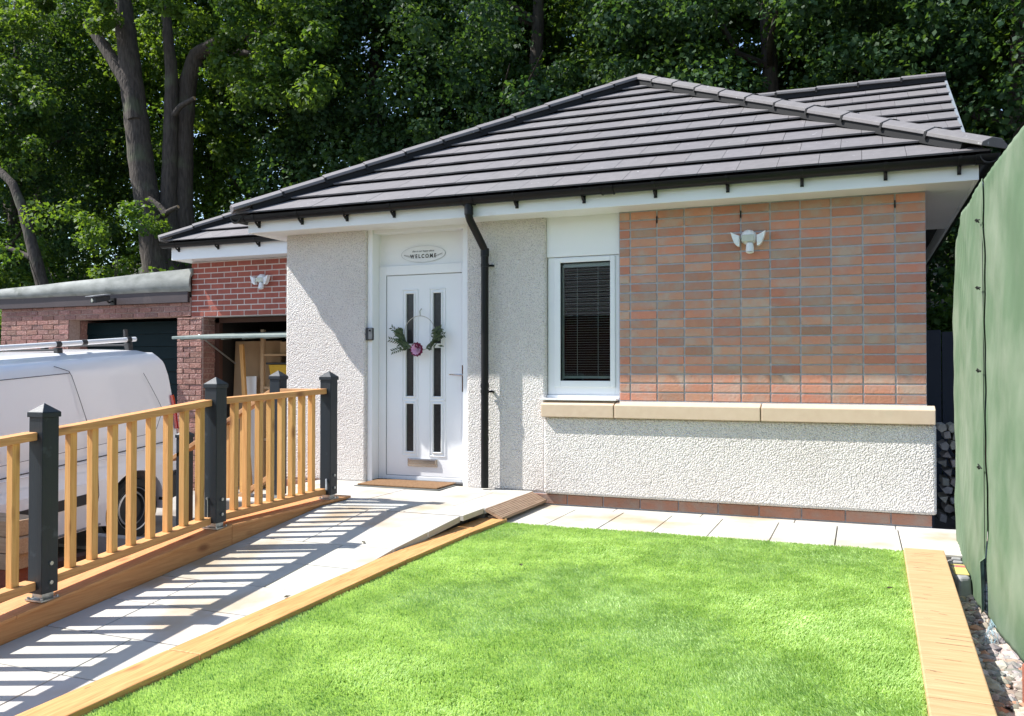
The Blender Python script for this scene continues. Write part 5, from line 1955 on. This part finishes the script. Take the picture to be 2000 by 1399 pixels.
def limb_mesh(rng, mb, height, r0, nlimb, spread, lean=0.0):
    path_, rad = [], []
    n = 8
    for i in range(n + 1):
        t = i / n
        path_.append((lean * t * t + 0.12 * math.sin(3 * t + rng.rand()), 0.10 * math.sin(4 * t + rng.rand()), height * t - 0.4))
        rad.append(r0 * (1 - 0.72 * t))
    mb.tube(path_, rad, 12)
    for k in range(nlimb):
        t = 0.28 + 0.65 * k / nlimb
        b = Vector(path_[int(t * n)])
        a = rng.rand() * 6.28
        L = spread * (0.6 + 0.5 * rng.rand())
        pts_ = [b]
        for q in range(1, 5):
            pts_.append(b + Vector((math.cos(a + 0.15 * q) * L * q / 4, math.sin(a + 0.15 * q) * L * q / 4, L * 0.5 * q / 4 + 0.12 * rng.randn())))
        rr_ = r0 * 0.3
        mb.tube(pts_, [rr_, rr_ * .75, rr_ * .5, rr_ * .3, rr_ * .12], 7)


protos = []
for k, (rx, rz, zc, nclu, lm, sz_) in enumerate([(3.6, 5.6, 7.2, 330, 'leafA', 0.098), (3.4, 5.2, 6.6, 360, 'leafB', 0.09), (3.9, 6.0, 7.6, 320, 'leafA', 0.10)]):
    rng = np.random.RandomState(40 + k)
    cl = crown_clusters(rng, nclu, rx, rz, zc, 0.3, 0.8)
    root = empty('tree', (0, 0, 0))
    mb = MB()
    limb_mesh(rng, mb, 11.0, 0.26, 10, 2.9)
    mb.build('trunk', M['bark'], root, smooth=True, angle=60)
    leaf_cloud('crown', cl, 185, sz_, M[lm], root, seed=70 + k)
    protos.append(root)

spots = [  # x, y, proto, scale, rot, label
    (-24.0, 19.5, 0, 1.15, 0.3, 'leafy tree at the far left edge of the picture behind the flat roofed garage'),
    (-20.5, 16.0, 1, 1.00, 1.9, 'dark green tree behind the thin leaning trunk at the left'),
    (-17.8, 20.5, 2, 1.15, 4.1, 'broad tree between the thin leaning trunk and the great forked trunk'),
    (-13.6, 18.6, 0, 1.10, 2.2, 'tree whose crown fills the space right behind the great forked trunk'),
    (-10.9, 18.2, 1, 1.1, 5.0, 'dense dark tree just right of the great forked trunk'),
    (-8.2, 20.2, 2, 1.15, 0.9, 'tall tree rising above the left end of the bungalow roof'),
    (-6.2, 16.8, 1, 1.02, 3.3, 'dark tree standing above the middle of the left hip of the roof'),
    (-3.9, 19.5, 0, 1.12, 2.8, 'tree behind the roof just left of its peak'),
    (-1.6, 16.6, 1, 1.00, 0.2, 'deep green tree directly behind the peak of the roof'),
    (0.9, 19.2, 2, 1.15, 5.6, 'tree behind the rear ridge right of the roof peak'),
    (2.4, 15.9, 1, 1.00, 1.2, 'dark tree behind the rear gable at the right'),
    (5.0, 18.6, 0, 1.15, 4.4, 'tree above the green netting at the right edge of the picture'),
    (5.6, 13.4, 1, 0.92, 2.5, 'nearer dark tree overhanging the right edge behind the netting'),
    (-33.0, 26.5, 2, 1.2, 2.0, None), (-8.0, 27.0, 1, 1.15, 1.1, None), (2.5, 26.0, 2, 1.35, 5.2, None), (9.5, 25.0, 0, 1.35, 2.6, None),
]
used = [False] * 3
back_n = 0
for (x, y, pi_, sc_, rz_, lab) in spots:
    p = protos[pi_]
    if used[pi_]:
        r2 = p.copy(); COL.objects.link(r2)
        for ch in p.children:
            c = ch.copy(); COL.objects.link(c); c.parent = r2
    else:
        r2 = p; used[pi_] = True
    r2.location = (x, y, ground_z(x, y) - 0.1)
    r2.scale = (sc_, sc_, sc_)
    r2.rotation_euler = (0, 0, rz_)
    if lab is None:
        lab = 'tall woodland tree in the rear rows, seen only through gaps between the nearer crowns'
        tag(r2, lab, 'tree', 'rear woodland trees')
    else:
        tag(r2, lab, 'tree', 'trees behind the houses')

# low understorey behind the garage and in the gap at the right
for (x, y, rx, rz, zc, n_, m_, lab, seed) in [
    (-14.6, 13.6, 2.7, 2.3, 3.0, 70, 'leafC', 'sunlit yellow green bush behind the felt roof left of the great trunk', 3),
    (-18.4, 14.4, 1.9, 2.0, 2.8, 50, 'leafC', 'leafy bush behind the felt roof beside the thin leaning trunk', 4),
    (-11.9, 15.2, 1.3, 1.7, 3.0, 80, 'leafC', 'small bush between the great trunk and the red brick wing', 6),
    (1.9, 12.4, 1.2, 1.9, 1.7, 110, 'leafA', 'bush filling the gap between the bungalow and the green netting', 8),
    (1.55, 9.3, 0.55, 0.85, 0.5, 60, 'ivy', 'brown leaved hedge clump low in the gap beside the netting', 9)]:
    rng = np.random.RandomState(seed)
    root = empty('bush', (x, y, ground_z(x, y) - 0.05), lab, 'bush')
    mb = MB()
    for k in range(6):
        a = rng.rand() * 6.28
        mb.tube([(0, 0, 0), (math.cos(a) * rx * .3, math.sin(a) * rx * .3, zc * .6), (math.cos(a) * rx * .6, math.sin(a) * rx * .6, zc + rz * .4)], [0.03, 0.02, 0.006], 6)
    mb.build('stem', M['bark'], root)
    leaf_cloud('foliage', crown_clusters(rng, n_, rx, rz, zc, 0.2, 0.45, 0.2), 130, 0.085 if rx > 1 else 0.06, M[m_], root, seed=seed)

# the great forked tree
TY = 14.2


def cs(px, py, Y):
    """point in the plane y=Y that the photograph shows at this pixel (used once to read off trunk shapes)"""
    f = 1686.0
    u = (px - 1000) / f; v = -(py - 699.5) / f
    c, s = math.cos(YAW), math.sin(YAW); cp, sp = math.cos(PIT), math.sin(PIT)
    Rv = Vector((c, s, 0)); F0 = Vector((-s, c, 0)); Z = Vector((0, 0, 1))
    r_ = (F0 * cp + Z * sp) + Rv * u + (Z * cp - F0 * sp) * v
    t = Y / r_.y
    return Vector((0, 0, 1.17)) + r_ * t


gt = empty('great_tree', cs(315, 640, TY), 'great forked grey trunk with a sawn off limb behind the red brick wing', 'tree')
gl = Vector(gt.location)


def limb(pix, Y, name='trunk', capcut=False, parent=gt, seg=14, roots=0.0):
    pts_, rad = [], []
    for (px, py, w_) in pix:
        p = cs(px, py, Y)
        zc_ = -p.x * math.sin(YAW) + p.y * math.cos(YAW)
        pts_.append(p - Vector(parent.location))
        rad.append(w_ / 1686.0 * zc_ / 2)
    sp_, sr_ = [], []
    for i in range(len(pts_) - 1):
        for k in range(4):
            t = k / 4
            sp_.append(pts_[i].lerp(pts_[i + 1], t)); sr_.append((rad[i] * (1 - t) + rad[i + 1] * t) * (1 + 0.04 * math.sin(i * 3 + k * 2)))
    sp_.append(pts_[-1]); sr_.append(rad[-1])
    if name == 'trunk' and roots:
        sp_.insert(0, sp_[0] - Vector((0, 0, roots))); sr_.insert(0, sr_[0] * 1.25)
    mb = MB()
    mb.tube(sp_, sr_, seg, capmi=1 if capcut else None)
    return mb.build(name, [M['bark'], M['cutwood']], parent, smooth=True, angle=60)


limb([(318, 600, 70), (308, 540, 56), (296, 440, 50), (286, 380, 48), (277, 330, 47), (267, 240, 46), (256, 150, 42), (246, 60, 38), (238, 0, 35), (228, -120, 28), (220, -300, 18)], TY, roots=2.6)
limb([(264, 235, 30), (258, 190, 29), (245, 160, 27), (228, 130, 25), (208, 98, 23), (191, 73, 22), (172, 47, 21)], TY - 0.12, 'sawn_limb', True)
limb([(342, 600, 62), (336, 500, 48), (328, 420, 36), (331, 340, 30), (333, 270, 28), (335, 200, 27), (335, 140, 24), (328, 70, 20), (322, 0, 17), (318, -120, 12)], TY + 0.3, 'second_stem')
limb([(365, 560, 52), (360, 460, 42), (357, 400, 38), (359, 320, 36), (360, 245, 35), (367, 160, 34), (384, 108, 30), (420, 84, 22), (490, 70, 14), (560, 40, 8)], TY + 0.6, 'third_stem')
limb([(400, 98, 16), (450, 100, 14), (520, 110, 10), (590, 150, 6)], TY + 0.6, 'side_branch')
limb([(340, 225, 12), (352, 208, 11), (380, 192, 8)], TY + 0.1, 'stub', True)
limb([(325, 420, 14), (310, 402, 11), (291, 388, 10)], TY - 0.25, 'stub', True)
limb([(318, 420, 11), (335, 410, 9), (348, 404, 7)], TY - 0.25, 'stub', True)
rng = np.random.RandomState(5)
cl = []
for k in range(240):
    px = rng.uniform(60, 640); py = rng.uniform(-420, 200)
    dpt = rng.uniform(1.3, 3.2) if py > -120 else rng.uniform(-1.6, 2.6)
    p = cs(px, py, TY + dpt) - gl
    cl.append((p.x, p.y, p.z, rng.uniform(0.3, 0.6)))
for k in range(46):
    p = cs(rng.uniform(420, 640), rng.uniform(-20, 190), TY + rng.uniform(-0.9, 0.6)) - gl
    cl.append((p.x, p.y, p.z, rng.uniform(0.25, 0.45)))
for k in range(16):
    p = cs(rng.choice([rng.uniform(285, 420), rng.uniform(60, 215)]), rng.uniform(-30, 50), TY + rng.uniform(-0.9, -0.3)) - gl
    cl.append((p.x, p.y, p.z, rng.uniform(0.16, 0.30)))
leaf_cloud('crown', cl, 200, 0.09, M['leafA'], gt, seed=15)

lt = empty('leaning_tree', cs(92, 640, 12.9), 'thin leaning grey trunk with a sawn stub at the far left behind the garage', 'tree')
limb([(95, 600, 26), (82, 555, 24), (68, 500, 23), (60, 470, 21), (45, 410, 19), (25, 360, 16), (0, 335, 14), (-60, 270, 11), (-110, 160, 8)], 12.9, 'trunk', parent=lt, roots=1.6)
limb([(60, 503, 12), (40, 494, 9), (14, 484, 9)], 12.85, 'stub', True, parent=lt)
cl = []
ll = Vector(lt.location)
for k in range(70):
    p = cs(rng.uniform(-160, 90), rng.uniform(-60, 330), 12.9 + rng.uniform(0.3, 1.8)) - ll
    cl.append((p.x, p.y, p.z, rng.uniform(0.25, 0.45)))
leaf_cloud('crown', cl, 200, 0.095, M['leafA'], lt, seed=16)

# a few fallen leaves
for (x, y, z, a, lab) in [(0.12, 5.04, 0.006, 0.4, 'dark fallen leaf on the lawn near the right sleeper'), (-1.89, 4.83, 0.0, 1.9, 'small brown fallen leaf near the middle of the lawn'),
                          (-2.95, 3.95, ramp_z(3.95) + 0.004, 0.9, 'dry curled leaf on the sunlit ramp slabs beside the long knotty sleeper'), (-3.05, 4.95, ramp_z(4.95) + 0.004, 2.4, 'tiny dry leaf on the upper ramp slabs')]:
    mb = MB()
    leafquad(mb, (0, 0, 0.004), (math.cos(a), math.sin(a), 0.12), (0, 0, 1), 0.045, 0.014)
    o = mb.build('fallen_leaf', M['ivy'], None)
    o.location = (x, y, z)
    tag(o, lab, 'leaf', 'fallen leaves')

# split logs stacked in the shady gap
root = empty('log_pile', (0.86, 8.9, -0.2), 'pile of split logs in the shady gap between the bungalow and the netting', 'log pile')
rl = random.Random(4)
for r_ in range(11):
    for c_ in range(4):
        x = 0.70 + c_ * 0.088 + rl.uniform(-.015, .015) + (0.04 if r_ % 2 else 0)
        z = -0.16 + r_ * 0.082 + rl.uniform(-.01, .01)
        y = 8.75 + rl.uniform(-.05, .05)
        n_ = rl.choice([3, 4, 5, 6]); a0 = rl.uniform(0, 6.28)
        pr_ = [(0.045 * math.cos(a0 + 2 * math.pi * i / n_) * rl.uniform(.8, 1.15), 0.043 * math.sin(a0 + 2 * math.pi * i / n_) * rl.uniform(.8, 1.15)) for i in range(n_)]
        mb = MB(); mb.sweep(pr_, (x, y, z), (x, y + 0.35, z), (1, 0, 0), (0, 0, 1), jit(0.3)); wpart(mb, 'log', M['rubble'], root, bevel=0.004)
